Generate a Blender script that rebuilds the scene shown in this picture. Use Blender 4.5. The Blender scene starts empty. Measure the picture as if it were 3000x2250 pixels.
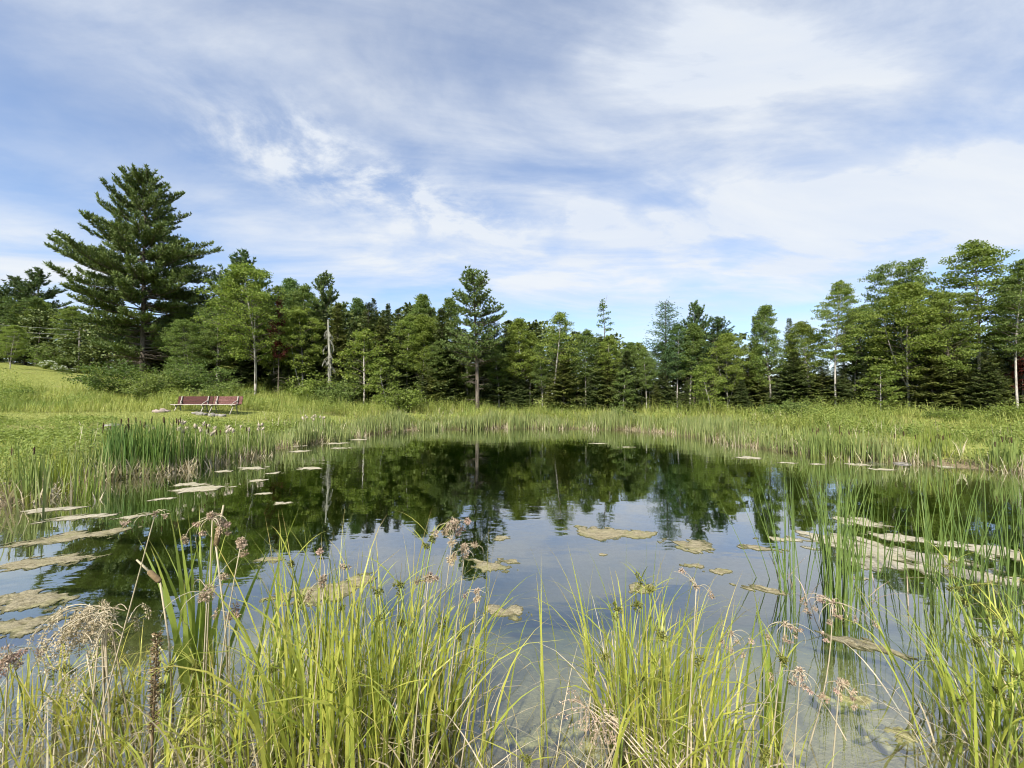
import bpy, math, random
import numpy as np
from mathutils import Vector

random.seed(7)
rng = np.random.default_rng(7)
R = math.radians
scene = bpy.context.scene
col = scene.collection

# ------------------------------------------------------------------ camera
FPX, CXP, CYP = 1200.0, 1500.0, 1125.0          # focal length and centre in photo pixels (3000 wide)
EYE = np.array([0.0, 0.0, 2.0])                  # eye two metres above the water (z = 0)
PITCH = math.atan(30.0 / FPX)                    # tilted very slightly up
cam_d = bpy.data.cameras.new('camera')
cam_d.sensor_fit = 'HORIZONTAL'
cam_d.sensor_width = 36.0
cam_d.lens = 36.0 * FPX / 3000.0
cam_d.clip_start = 0.05
cam_d.clip_end = 3000
cam = bpy.data.objects.new('camera', cam_d)
cam.location = EYE
cam.rotation_euler = (R(90) + PITCH, 0, 0)
col.objects.link(cam)
scene.camera = cam

# ------------------------------------------------------------------ sun, sky, exposure
SUN_EL, SUN_AZ = R(43), R(-160)                  # azimuth from +Y towards +X: behind the camera, to its left
SUN_DIR = Vector((math.sin(SUN_AZ) * math.cos(SUN_EL), math.cos(SUN_AZ) * math.cos(SUN_EL), math.sin(SUN_EL)))
sun_d = bpy.data.lights.new('sun', 'SUN')
sun_d.energy = 4.4
sun_d.angle = R(4.0)
sun_d.color = (1.0, 0.95, 0.86)
sun = bpy.data.objects.new('sun', sun_d)
sun.rotation_euler = SUN_DIR.to_track_quat('Z', 'Y').to_euler()
sun.location = (0, 0, 30)
col.objects.link(sun)

vs = scene.view_settings
vs.view_transform = 'Standard'
vs.look = 'None'
vs.gamma = 1.0
vs.use_curve_mapping = False
vs.exposure = 1.12
cy = scene.cycles
cy.max_bounces = 5
cy.diffuse_bounces = 3
cy.glossy_bounces = 2
cy.transmission_bounces = 3
cy.transparent_max_bounces = 6
cy.volume_bounces = 0
cy.caustics_reflective = False
cy.caustics_refractive = False
cy.use_adaptive_sampling = True
cy.adaptive_threshold = 0.025
cy.adaptive_min_samples = 24
cy.use_denoising = True
cy.denoising_prefilter = 'ACCURATE'
cy.filter_width = 1.05
cy.sample_clamp_indirect = 6.0


def ray(px, py):
    """Direction of the photo pixel in the world."""
    c = np.array([(px - CXP) / FPX, 1.0, (CYP - py) / FPX])
    cp, sp = math.cos(PITCH), math.sin(PITCH)
    return np.array([c[0], c[1] * cp - c[2] * sp, c[1] * sp + c[2] * cp])


def ground(px, py, z=0.0):
    d = ray(px, py)
    return EYE + d * ((z - EYE[2]) / d[2])


def at(px, py, depth):
    d = ray(px, py)
    return EYE + d * (depth / d[1])


class NT:
    """Small helper for building node trees."""
    def __init__(self, tree):
        self.t = tree
        tree.nodes.clear()

    def n(self, kind, **kw):
        nd = self.t.nodes.new(kind)
        ins = kw.pop('ins', {})
        for k, v in kw.items():
            setattr(nd, k, v)
        for k, v in ins.items():
            self.set(nd.inputs[k], v)
        return nd

    def set(self, sock, v):
        if isinstance(v, bpy.types.NodeSocket):
            self.t.links.new(v, sock)
        else:
            sock.default_value = v

    def m(self, op, a, b=None, c=None, clamp=False):
        nd = self.t.nodes.new('ShaderNodeMath')
        nd.operation = op
        nd.use_clamp = clamp
        for i, v in enumerate((a, b, c)):
            if v is not None:
                self.set(nd.inputs[i], v)
        return nd.outputs[0]

    def ramp(self, x, a, b, lo=0.0, hi=1.0, smooth=True):
        nd = self.t.nodes.new('ShaderNodeMapRange')
        nd.interpolation_type = 'SMOOTHSTEP' if smooth else 'LINEAR'
        self.set(nd.inputs[0], x)
        for i, v in enumerate((a, b, lo, hi)):
            self.set(nd.inputs[i + 1], v)
        return nd.outputs[0]

    def mixc(self, f, a, b, blend='MIX'):
        nd = self.t.nodes.new('ShaderNodeMix')
        nd.data_type = 'RGBA'
        nd.blend_type = blend
        nd.clamp_factor = True
        self.set(nd.inputs[0], f)
        self.set(nd.inputs[6], a)
        self.set(nd.inputs[7], b)
        return nd.outputs[2]

    def noise(self, vec, scale, detail=4.0, rough=0.55, dist=0.0, out='Fac'):
        nd = self.n('ShaderNodeTexNoise', ins={'Scale': scale, 'Detail': detail, 'Roughness': rough, 'Distortion': dist})
        if vec is not None:
            self.t.links.new(vec, nd.inputs['Vector'])
        return nd.outputs[out]

    def comb(self, x, y, z=0.0):
        nd = self.t.nodes.new('ShaderNodeCombineXYZ')
        for i, v in enumerate((x, y, z)):
            self.set(nd.inputs[i], v)
        return nd.outputs[0]


def c4(c):
    return (c[0], c[1], c[2], 1.0)


# world: Nishita sky with thin procedural cloud
world = bpy.data.worlds.new('World')
scene.world = world
world.use_nodes = True
w = NT(world.node_tree)
sky = w.n('ShaderNodeTexSky', sky_type='NISHITA', sun_disc=False)
sky.sun_elevation = SUN_EL
sky.sun_rotation = SUN_AZ
sky.air_density = 1.0
sky.dust_density = 0.6
sky.ozone_density = 3.0
tc = w.n('ShaderNodeTexCoord')
sp = w.n('ShaderNodeSeparateXYZ', ins={0: tc.outputs['Generated']})
dx, dy, dz = sp.outputs
zc = w.m('ADD', w.m('MAXIMUM', dz, 0.0), 0.16)
u = w.m('DIVIDE', dx, zc)
v = w.m('DIVIDE', dy, zc)
# streak coordinates: rotated and stretched
ca, sa = math.cos(R(-6)), math.sin(R(-6))
ur = w.m('ADD', w.m('MULTIPLY', u, ca), w.m('MULTIPLY', v, -sa))
vr = w.m('ADD', w.m('MULTIPLY', u, sa), w.m('MULTIPLY', v, ca))
plane = w.comb(u, v, 3.7)
streak = w.comb(w.m('MULTIPLY', ur, 0.42), vr, 1.3)
broad = w.noise(w.comb(w.m('MULTIPLY', ur, 0.55), vr, 0.4), 0.75, 5.0, 0.5, 0.5)
wisp = w.noise(streak, 2.0, 9.0, 0.6, 0.7)
mott = w.noise(plane, 4.2, 9.0, 0.62, 0.25)
soft = w.noise(w.comb(w.m('MULTIPLY', u, 0.6), v, 8.1), 2.6, 7.0, 0.55, 0.3)
az = w.m('ARCTAN2', dx, dy)
el = w.m('ARCSINE', dz)


def az_el(px, py):
    d = ray(px, py)
    d = d / np.linalg.norm(d)
    return math.atan2(d[0], d[1]), math.asin(d[2])


def blob(px, py, wpx, hpx, tilt, amp):
    """Soft mass of cloud (or, negative, a gap) standing in one direction of the sky."""
    a0, e0 = az_el(px, py)
    da = w.m('SUBTRACT', az, a0)
    de = w.m('SUBTRACT', el, e0)
    ct, st = math.cos(tilt), math.sin(tilt)
    p = w.m('DIVIDE', w.m('ADD', w.m('MULTIPLY', da, ct), w.m('MULTIPLY', de, st)), wpx / FPX)
    q = w.m('DIVIDE', w.m('SUBTRACT', w.m('MULTIPLY', de, ct), w.m('MULTIPLY', da, st)), hpx / FPX)
    r2 = w.m('ADD', w.m('MULTIPLY', p, p), w.m('MULTIPLY', q, q))
    return w.m('MULTIPLY', w.m('EXPONENT', w.m('MULTIPLY', r2, -1.0)), amp)


veil = 0.0
for b in ((2700, 220, 800, 330, 0.25, 0.46), (1900, 130, 700, 170, 0.1, 0.30), (2550, 560, 700, 130, -0.22, 0.50),
          (1900, 480, 520, 90, -0.18, 0.30), (1600, 780, 900, 70, -0.06, 0.46), (450, 60, 600, 110, -0.15, 0.34),
          (2250, 430, 620, 75, -0.12, -0.62), (400, 400, 560, 170, 0.0, -0.16), (1650, 640, 500, 45, -0.1, -0.22),
          (100, 790, 300, 70, 0.0, 0.40), (2750, 720, 500, 90, 0.1, 0.24), (2450, 820, 420, 90, 0.0, -0.25), (1500, 300, 500, 90, -0.2, -0.2)):
    veil = w.m('ADD', blob(*b), veil)
puff = 0.0
for b in ((1150, 560, 260, 80, -0.2, 0.85), (760, 440, 170, 70, -0.25, 0.6), (1720, 630, 90, 35, 0.0, 0.7), (1480, 665, 90, 35, 0.0, 0.6),
          (950, 400, 120, 40, -0.3, 0.4)):
    puff = w.m('ADD', blob(*b), puff)
cov = w.m('ADD', w.m('ADD', w.ramp(broad, 0.34, 0.80, 0.0, 0.30), veil), 0.30)
cov = w.m('MULTIPLY', cov, w.ramp(wisp, 0.26, 0.64, 0.50, 1.14))
cov = w.m('MULTIPLY', cov, w.ramp(soft, 0.32, 0.68, 0.52, 1.34))
cov = w.m('ADD', cov, w.m('MULTIPLY', puff, w.ramp(mott, 0.38, 0.68, 0.0, 1.15)))
cov = w.m('MINIMUM', w.m('MAXIMUM', cov, 0.0), 0.93)
cloudcol = w.mixc(w.ramp(wisp, 0.35, 0.7), (4.2, 4.55, 5.1, 1), (4.8, 4.98, 5.15, 1))
tint = w.mixc(1.0, sky.outputs[0], (0.97, 1.03, 1.12, 1), 'MULTIPLY')
skyc = w.mixc(cov, tint, cloudcol)
bg = w.n('ShaderNodeBackground', ins={'Color': skyc, 'Strength': 0.086})
wo = w.n('ShaderNodeOutputWorld', ins={'Surface': bg.outputs[0]})


# ------------------------------------------------------------------ mesh helpers
class Geo:
    """Collects vertices, quads and a per-vertex value t, then links ONE mesh object."""
    def __init__(self):
        self.V, self.F, self.T, self.n = [], [], [], 0

    def add(self, V, F, t=None):
        V = np.asarray(V, float).reshape(-1, 3)
        F = np.asarray(F, int).reshape(-1, 4)
        self.V.append(V)
        self.F.append(F + self.n)
        self.T.append(np.zeros(len(V)) if t is None else np.asarray(t, float).reshape(-1))
        self.n += len(V)
        return self

    def mesh(self, name, mat, smooth=True):
        V = np.concatenate(self.V)
        F = np.concatenate(self.F)
        me = bpy.data.meshes.new(name)
        me.vertices.add(len(V))
        me.vertices.foreach_set('co', V.astype(np.float32).ravel())
        tri = F[:, 3] == F[:, 2]
        cnt = np.where(tri, 3, 4)
        starts = np.concatenate([[0], np.cumsum(cnt)[:-1]])
        mask = np.ones((len(F), 4), bool)
        mask[tri, 3] = False
        me.loops.add(int(cnt.sum()))
        me.loops.foreach_set('vertex_index', F[mask].astype(np.int32))
        me.polygons.add(len(F))
        me.polygons.foreach_set('loop_start', starts.astype(np.int32))
        me.polygons.foreach_set('use_smooth', np.full(len(F), smooth))
        a = me.attributes.new('t', 'FLOAT', 'POINT')
        a.data.foreach_set('value', np.concatenate(self.T).astype(np.float32))
        me.update(calc_edges=True)
        if mat:
            me.materials.append(mat)
        return me

    def obj(self, name, mat, parent=None, smooth=True):
        return link(name, self.mesh(name, mat, smooth), parent)


def link(name, me, parent=None):
    o = bpy.data.objects.new(name, me)
    col.objects.link(o)
    if parent is not None:
        o.parent = parent
    return o


def empty(name, loc, rz=0.0):
    o = bpy.data.objects.new(name, None)
    o.empty_display_size = 0.2
    o.location = loc
    o.rotation_euler = (0, 0, rz)
    col.objects.link(o)
    return o


def tag(o, label=None, cat=None, group=None, kind=None):
    for k, val in (('label', label), ('category', cat), ('group', group), ('kind', kind)):
        if val:
            o[k] = val
    return o


def tube(g, path, rad, sides=6, t=0.0, cap=True):
    P = np.asarray(path, float)
    n = len(P)
    rad = np.broadcast_to(np.asarray(rad, float), (n,))
    T = np.gradient(P, axis=0)
    T /= np.linalg.norm(T, axis=1)[:, None] + 1e-9
    ref = np.array([0, 0, 1.0]) if abs(T[0][2]) < 0.8 else np.array([1.0, 0, 0])
    A = np.cross(T, ref)
    A /= np.linalg.norm(A, axis=1)[:, None] + 1e-9
    B = np.cross(T, A)
    ang = np.arange(sides) / sides * 2 * math.pi
    V = P[:, None] + rad[:, None, None] * (np.cos(ang)[None, :, None] * A[:, None] + np.sin(ang)[None, :, None] * B[:, None])
    i = np.arange(n - 1)[:, None] * sides
    j = np.arange(sides)[None]
    k = (j + 1) % sides
    F = np.stack([i + j, i + k, i + sides + k, i + sides + j], -1).reshape(-1, 4)
    V = V.reshape(-1, 3)
    if cap and sides >= 4:
        b = (n - 1) * sides
        ex = [[b, b + m, b + m + 1, b + m + 1] for m in range(1, sides - 1)] + [[0, m + 1, m, m] for m in range(1, sides - 1)]
        F = np.concatenate([F, np.array(ex)])
    g.add(V, F, np.full(len(V), t))


def diamonds(g, P, D, S, L, W, t=None):
    """Leaf-shaped quads: base P, direction D, side S (n x 3), length L, width W."""
    P, D, S = (np.asarray(a, float) for a in (P, D, S))
    n = len(P)
    L = np.broadcast_to(L, (n,))[:, None]
    W = np.broadcast_to(W, (n,))[:, None]
    a = P
    b = P + D * L * 0.45 + S * W * 0.5
    c = P + D * L
    d = P + D * L * 0.45 - S * W * 0.5
    V = np.stack([a, b, c, d], 1).reshape(-1, 3)
    F = np.arange(n * 4).reshape(n, 4)
    g.add(V, F, None if t is None else np.repeat(t, 4))


def unit(a):
    return a / (np.linalg.norm(a, axis=-1, keepdims=True) + 1e-9)


def rand_unit(n, r=rng):
    return unit(r.normal(size=(n, 3)))


def perp(D, r=rng):
    return unit(np.cross(D, rand_unit(len(D), r)))


def blades(g, base, phi, th0, bend, L, W, segs=6, power=1.7, twist=0.0, r=rng):
    """Grass blades as tapering ribbons that bow over."""
    base = np.asarray(base, float)
    n = len(base)
    phi, th0, bend, L, W, twist = (np.broadcast_to(np.asarray(a, float), (n,)) for a in (phi, th0, bend, L, W, twist))
    s = np.linspace(0, 1, segs + 1)
    th = th0[:, None] + bend[:, None] * s[None] ** power
    thm = 0.5 * (th[:, 1:] + th[:, :-1])
    ds = (L / segs)[:, None]
    hor = np.concatenate([np.zeros((n, 1)), np.cumsum(np.sin(thm) * ds, 1)], 1)
    ver = np.concatenate([np.zeros((n, 1)), np.cumsum(np.cos(thm) * ds, 1)], 1)
    pos = base[:, None] + np.stack([hor * np.cos(phi)[:, None], hor * np.sin(phi)[:, None], ver], -1)
    wd = W[:, None] * np.minimum(1.0, (1 - s[None]) * 2.0 + 0.02) * (0.75 + 0.25 * np.minimum(1, s[None] * 4))
    sa_ = phi[:, None] + math.pi / 2 + twist[:, None] * (0.3 + s[None])
    side = np.stack([np.cos(sa_), np.sin(sa_), np.zeros_like(sa_)], -1) * (wd * 0.5)[..., None]
    V = np.stack([pos - side, pos + side], 2).reshape(-1, 3)
    i = (np.arange(n)[:, None] * (segs + 1) + np.arange(segs)[None]) * 2
    F = np.stack([i, i + 1, i + 3, i + 2], -1).reshape(-1, 4)
    g.add(V, F, np.repeat(np.broadcast_to(s[None], (n, segs + 1)).reshape(-1), 2))
    return pos


# ------------------------------------------------------------------ materials
MATS = {}


def mat(name):
    m_ = bpy.data.materials.new(name)
    m_.use_nodes = True
    t = NT(m_.node_tree)
    MATS[name] = m_
    return m_, t


def finish(t, surf, vol=None, disp=None):
    o = t.n('ShaderNodeOutputMaterial')
    if surf is not None:
        t.t.links.new(surf, o.inputs['Surface'])
    if vol is not None:
        t.t.links.new(vol, o.inputs['Volume'])


def leaf_mat(name, a, b, trans=0.35, base=None, tip=None, rough=0.55, spec=0.25, patchy=False):
    """Leaf: colour varies leaf by leaf and tree by tree; light shines through."""
    m_, t = mat(name)
    geo = t.n('ShaderNodeNewGeometry')
    oi = t.n('ShaderNodeObjectInfo')
    c = t.mixc(geo.outputs['Random Per Island'], c4(a), c4(b))
    if base is not None:
        at_ = t.n('ShaderNodeAttribute', attribute_name='t')
        c = t.mixc(t.ramp(at_.outputs['Fac'], 0.0, 0.35, 1.0, 0.0), c, c4(base))
        if tip is not None:
            c = t.mixc(t.ramp(t.m('ADD', at_.outputs['Fac'], t.m('MULTIPLY', t.m('SUBTRACT', geo.outputs['Random Per Island'], 0.5), 0.35)), 0.78, 1.05, 0.0, 0.85), c, c4(tip))
    else:
        nz = t.noise(geo.outputs['Position'], 0.9, 3.0)
        c = t.mixc(t.ramp(nz, 0.3, 0.7, 0.0, 0.45), c, t.mixc(1.0, c, (0.62, 0.72, 0.6, 1), 'MULTIPLY'))
    if patchy:                                           # stands of different grasses
        n1_ = t.noise(geo.outputs['Position'], 0.35, 4.0, 0.6, 0.4)
        n2_ = t.noise(geo.outputs['Position'], 0.9, 4.0, 0.6, 0.4)
        c = t.mixc(t.ramp(n1_, 0.50, 0.62, 0.0, 0.75), c, t.mixc(1.0, c, (0.55, 0.72, 0.7, 1), 'MULTIPLY'))
        c = t.mixc(t.ramp(n2_, 0.56, 0.70, 0.0, 0.6), c, (0.36, 0.29, 0.13, 1))
    c = t.mixc(1.0, c, oi.outputs['Color'], 'MULTIPLY')
    p = t.n('ShaderNodeBsdfPrincipled', ins={'Base Color': c, 'Roughness': rough, 'Specular IOR Level': spec})
    tr = t.n('ShaderNodeBsdfTranslucent', ins={'Color': t.mixc(1.0, c, (1.1, 1.15, 0.8, 1), 'MULTIPLY')})
    mx = t.n('ShaderNodeMixShader', ins={0: trans, 1: p.outputs[0], 2: tr.outputs[0]})
    finish(t, mx.outputs[0])
    return m_


def bark_mat(name, a, b, scale=6.0, stretch=0.25, bump=0.5, limb=(0.10, 0.085, 0.065, 1)):
    m_, t = mat(name)
    tc_ = t.n('ShaderNodeTexCoord')
    mp = t.n('ShaderNodeMapping', ins={'Vector': tc_.outputs['Object'], 'Scale': (1, 1, stretch)})
    nz = t.noise(mp.outputs[0], scale, 6.0, 0.65)
    oi = t.n('ShaderNodeObjectInfo')
    c = t.mixc(t.ramp(nz, 0.35, 0.65), c4(a), c4(b))
    c = t.mixc(1.0, c, oi.outputs['Color'], 'MULTIPLY')
    lm_ = t.n('ShaderNodeAttribute', attribute_name='t')
    c = t.mixc(lm_.outputs['Fac'], c, limb)
    bp = t.n('ShaderNodeBump', ins={'Height': nz, 'Strength': bump, 'Distance': 0.03})
    p = t.n('ShaderNodeBsdfPrincipled', ins={'Base Color': c, 'Roughness': 0.9, 'Normal': bp.outputs[0], 'Specular IOR Level': 0.15})
    finish(t, p.outputs[0])
    return m_


def plain_mat(name, a, b, scale=8.0, rough=0.8, bump=0.3, metal=0.0, dist=0.02):
    m_, t = mat(name)
    tc_ = t.n('ShaderNodeTexCoord')
    nz = t.noise(tc_.outputs['Object'], scale, 6.0, 0.62)
    c = t.mixc(t.ramp(nz, 0.32, 0.68), c4(a), c4(b))
    bp = t.n('ShaderNodeBump', ins={'Height': nz, 'Strength': bump, 'Distance': dist})
    p = t.n('ShaderNodeBsdfPrincipled', ins={'Base Color': c, 'Roughness': rough, 'Normal': bp.outputs[0], 'Metallic': metal, 'Specular IOR Level': 0.25})
    finish(t, p.outputs[0])
    return m_


M_DEC = leaf_mat('maple_leaf', (0.115, 0.168, 0.042), (0.225, 0.275, 0.076), 0.45)
M_SPR = leaf_mat('spruce_needle', (0.072, 0.100, 0.030), (0.150, 0.175, 0.050), 0.15)
M_PIN = leaf_mat('pine_needle', (0.078, 0.120, 0.038), (0.17, 0.21, 0.062), 0.22)
M_LAR = leaf_mat('larch_needle', (0.085, 0.135, 0.055), (0.125, 0.18, 0.07), 0.3)
M_RED = leaf_mat('dead_needle', (0.15, 0.024, 0.016), (0.24, 0.06, 0.035), 0.2)
M_SHR = leaf_mat('shrub_leaf', (0.12, 0.165, 0.042), (0.20, 0.245, 0.068), 0.4)
M_WHITEFL = leaf_mat('white_petal', (0.6, 0.62, 0.52), (0.75, 0.75, 0.68), 0.25)
M_BARK_PALE = bark_mat('pale_bark', (0.22, 0.20, 0.17), (0.42, 0.39, 0.34), 5.0, 0.5)
M_BARK_DARK = bark_mat('dark_bark', (0.06, 0.048, 0.038), (0.15, 0.125, 0.10), 6.0, 0.22)
M_LICHEN = bark_mat('lichen_bark', (0.17, 0.165, 0.13), (0.30, 0.295, 0.24), 7.0, 0.4, limb=(0.22, 0.21, 0.17, 1))
M_CAT = leaf_mat('cattail_leaf', (0.15, 0.21, 0.055), (0.25, 0.30, 0.085), 0.35, base=(0.25, 0.27, 0.06), tip=(0.22, 0.21, 0.08))
M_BED = leaf_mat('far_cattail_leaf', (0.16, 0.21, 0.07), (0.32, 0.345, 0.13), 0.38, base=(0.22, 0.18, 0.095), tip=(0.24, 0.23, 0.10))
M_SEDGE = leaf_mat('sedge_leaf', (0.23, 0.285, 0.042), (0.49, 0.48, 0.10), 0.42, base=(0.20, 0.21, 0.05), tip=(0.40, 0.30, 0.13), rough=0.45, spec=0.35)
M_RUSH = leaf_mat('rush_stem', (0.12, 0.19, 0.05), (0.20, 0.27, 0.07), 0.2, base=(0.19, 0.24, 0.05), rough=0.45, spec=0.35)
M_MEAD = leaf_mat('meadow_leaf', (0.235, 0.28, 0.062), (0.39, 0.40, 0.115), 0.42, base=(0.19, 0.20, 0.05), patchy=True)
M_HERB = leaf_mat('herb_leaf', (0.18, 0.235, 0.05), (0.28, 0.32, 0.08), 0.38)
M_LAWN = leaf_mat('lawn_blade', (0.29, 0.31, 0.085), (0.42, 0.42, 0.15), 0.35)
M_DRY = leaf_mat('dry_leaf', (0.38, 0.31, 0.20), (0.56, 0.48, 0.35), 0.25)
M_DRYHEAD = leaf_mat('dry_seed', (0.34, 0.245, 0.175), (0.50, 0.385, 0.29), 0.15)
M_GREENHEAD = leaf_mat('green_seed', (0.10, 0.11, 0.02), (0.20, 0.19, 0.04), 0.1)
M_DARKHEAD = plain_mat('brown_cattail', (0.03, 0.017, 0.009), (0.07, 0.04, 0.02), 40, 0.95, 0.3)
M_OLDHEAD = plain_mat('old_cattail', (0.11, 0.075, 0.038), (0.19, 0.135, 0.07), 30, 0.95, 0.3)
M_FLUFF = plain_mat('cattail_fluff', (0.34, 0.28, 0.20), (0.48, 0.41, 0.32), 40, 1.0, 0.6)
M_ROCK = plain_mat('pale_stone', (0.15, 0.135, 0.115), (0.25, 0.23, 0.20), 5, 0.9, 0.5)
M_ROCKP = plain_mat('pink_stone', (0.20, 0.155, 0.125), (0.32, 0.26, 0.22), 5, 0.9, 0.5)
M_REDWOOD = plain_mat('red_board', (0.040, 0.011, 0.008), (0.066, 0.019, 0.014), 9, 0.7, 0.2)
M_REDFADED = plain_mat('faded_red_board', (0.075, 0.026, 0.021), (0.15, 0.075, 0.063), 14, 0.8, 0.3)
M_GREYWOOD = plain_mat('grey_wood', (0.27, 0.24, 0.20), (0.40, 0.36, 0.31), 10, 0.85, 0.3)
M_STEEL = plain_mat('grey_steel', (0.18, 0.18, 0.18), (0.28, 0.28, 0.27), 6, 0.55, 0.1, 0.4)
M_POLE = plain_mat('weathered_pole', (0.09, 0.08, 0.07), (0.15, 0.135, 0.12), 5, 0.9, 0.4)


def algae_mat(name, a, b, c):
    m_, t = mat(name)
    geo = t.n('ShaderNodeNewGeometry')
    mpv = t.n('ShaderNodeMapping', ins={'Vector': geo.outputs['Position'], 'Scale': (0.8, 1.5, 1.0), 'Rotation': (0, 0, 0.3)})
    n1 = t.noise(mpv.outputs[0], 12.0, 10.0, 0.78, 1.2)
    n2 = t.noise(geo.outputs['Position'], 2.6, 4.0, 0.6, 0.4)
    n3 = t.noise(geo.outputs['Position'], 45.0, 4.0, 0.7)
    cc = t.mixc(t.ramp(n1, 0.36, 0.60), c4(a), c4(b))
    cc = t.mixc(t.ramp(n2, 0.46, 0.66, 0.0, 0.7), cc, c4(c))
    cc = t.mixc(t.ramp(t.noise(mpv.outputs[0], 26.0, 6.0, 0.75, 0.8), 0.56, 0.68, 0.0, 0.75), cc, c4([k_ * 0.35 for k_ in a]))
    rim_ = t.n('ShaderNodeAttribute', attribute_name='t')
    cc = t.mixc(t.ramp(t.m('ADD', rim_.outputs['Fac'], t.m('MULTIPLY', t.m('SUBTRACT', n1, 0.5), 0.9)), 0.05, 0.55, 0.9, 0.0), cc, (0.085, 0.082, 0.030, 1))
    hgt = t.m('ADD', t.m('MULTIPLY', n1, 0.7), t.m('MULTIPLY', n3, 0.5))
    bp = t.n('ShaderNodeBump', ins={'Height': hgt, 'Strength': 0.9, 'Distance': 0.03})
    p = t.n('ShaderNodeBsdfPrincipled', ins={'Base Color': cc, 'Roughness': 0.75, 'Normal': bp.outputs[0], 'Specular IOR Level': 0.3})
    finish(t, p.outputs[0])
    return m_


M_ALG = algae_mat('dry_algae', (0.15, 0.125, 0.065), (0.30, 0.26, 0.16), (0.21, 0.20, 0.08))
M_ALGPALE = algae_mat('bleached_algae', (0.26, 0.23, 0.155), (0.43, 0.385, 0.285), (0.33, 0.30, 0.18))
M_ALGWET = algae_mat('sunken_algae', (0.16, 0.14, 0.06), (0.36, 0.33, 0.15), (0.24, 0.24, 0.08))

# ------------------------------------------------------------------ pond outline and terrain
shore_raw = [(-6.2, 3.4), (-4.6, 2.55), (-2.6, 2.05), (-0.6, 1.95), (1.4, 1.9), (3.2, 2.0), (5.4, 2.5), (8.5, 3.5), (12.0, 5.2), (14.2, 7.6)]
for px, py in ((3000, 1388), (2860, 1378), (2700, 1362), (2500, 1345), (2250, 1318), (2060, 1284), (1900, 1265), (1700, 1257), (1450, 1256),
               (1200, 1262), (1000, 1286), (820, 1318), (650, 1345), (480, 1378), (330, 1402), (150, 1445), (0, 1515)):
    p = ground(px, py)
    shore_raw.append((p[0], p[1]))
shore_raw.append((-7.6, 5.0))


def catmull(pts, k=6):
    P = np.array(pts)
    n = len(P)
    out = []
    for i in range(n):
        a, b, c, d = P[i - 1], P[i], P[(i + 1) % n], P[(i + 2) % n]
        for s in np.arange(k) / k:
            out.append(0.5 * (2 * b + (c - a) * s + (2 * a - 5 * b + 4 * c - d) * s * s + (3 * b - a - 3 * c + d) * s ** 3))
    return np.array(out)


SHORE = catmull(shore_raw)
_wob = 0.16 * np.sin(np.arange(len(SHORE)) * 2.1) + 0.12 * np.sin(np.arange(len(SHORE)) * 0.77 + 1)
_ctr = np.array([1.0, 12.0])
SHORE = SHORE + unit(SHORE - _ctr) * _wob[:, None]


def sdist(Q):
    """Signed distance to the shore, positive on land."""
    Q = np.asarray(Q, float)
    A = SHORE
    B = np.roll(SHORE, -1, 0)
    if len(Q) < 600:
        e = B - A
        rel = Q[:, None] - A[None]
        tt = np.clip((rel * e).sum(-1) / (e * e).sum(-1), 0, 1)
        best = np.sqrt(((rel - tt[..., None] * e) ** 2).sum(-1)).min(1)
        cr = (A[None, :, 1] > Q[:, None, 1]) != (B[None, :, 1] > Q[:, None, 1])
        xi = A[:, 0] + rel[..., 1] / (e[:, 1] + 1e-12) * e[:, 0]
        inside = (cr & (Q[:, None, 0] < xi)).sum(1) % 2 == 1
        return np.where(inside, -best, best)
    best = np.full(len(Q), 1e9)
    inside = np.zeros(len(Q), bool)
    for a, b in zip(A, B):
        e = b - a
        tt = np.clip(((Q - a) @ e) / (e @ e), 0, 1)
        best = np.minimum(best, np.linalg.norm(Q - a - tt[:, None] * e, axis=1))
        cr = ((a[1] > Q[:, 1]) != (b[1] > Q[:, 1]))
        xi = a[0] + (Q[:, 1] - a[1]) / (b[1] - a[1] + 1e-12) * e[0]
        inside ^= cr & (Q[:, 0] < xi)
    return np.where(inside, -best, best)


def sstep(x, a, b):
    t = np.clip((x - a) / (b - a), 0, 1)
    return t * t * (3 - 2 * t)


def terrain(X, Y, d=None):
    X = np.asarray(X, float)
    Y = np.asarray(Y, float)
    if d is None:
        d = sdist(np.stack([X.ravel(), Y.ravel()], 1)).reshape(X.shape)
    land = 0.42 * sstep(d, 0, 2.6) + 0.38 * sstep(d, 2.0, 11)
    hill = 0.095 * np.maximum(0, -X - 8) * sstep(Y, 13, 38)
    hill = np.where(hill > 5, 5 + (hill - 5) * 0.25, hill)
    far = 1.2 * sstep(np.hypot(X, Y - 12), 60, 160)
    bump = 0.05 * np.sin(X * 1.3 + Y * 0.7) * np.sin(Y * 1.1 - X * 0.4) + 0.09 * np.sin(X * 0.37 + 1.0) * np.sin(Y * 0.33)
    zl = land + hill + far + bump * sstep(d, 0.3, 4)
    near = sstep(Y, 6.5, 2.5)
    slope = 0.12 * near + 0.36 * (1 - near)
    wet = -np.minimum(np.maximum(-d, 0) * slope, 1.9) - 0.02
    wet = wet + 0.03 * np.sin(X * 3.1 + 0.4) * np.sin(Y * 2.7) * sstep(-d, 0.2, 1.0)
    return np.where(d > 0, zl - 0.02 * (1 - sstep(d, 0, 0.3)), wet)


def zt(x, y):
    return float(terrain(np.array([x]), np.array([y]))[0])


def axis_coords(lo, hi, step, far, n):
    mid = np.arange(lo, hi + step / 2, step)
    g = np.geomspace(1, far, n)
    return np.concatenate([lo - g[::-1], mid, hi + g])


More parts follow.
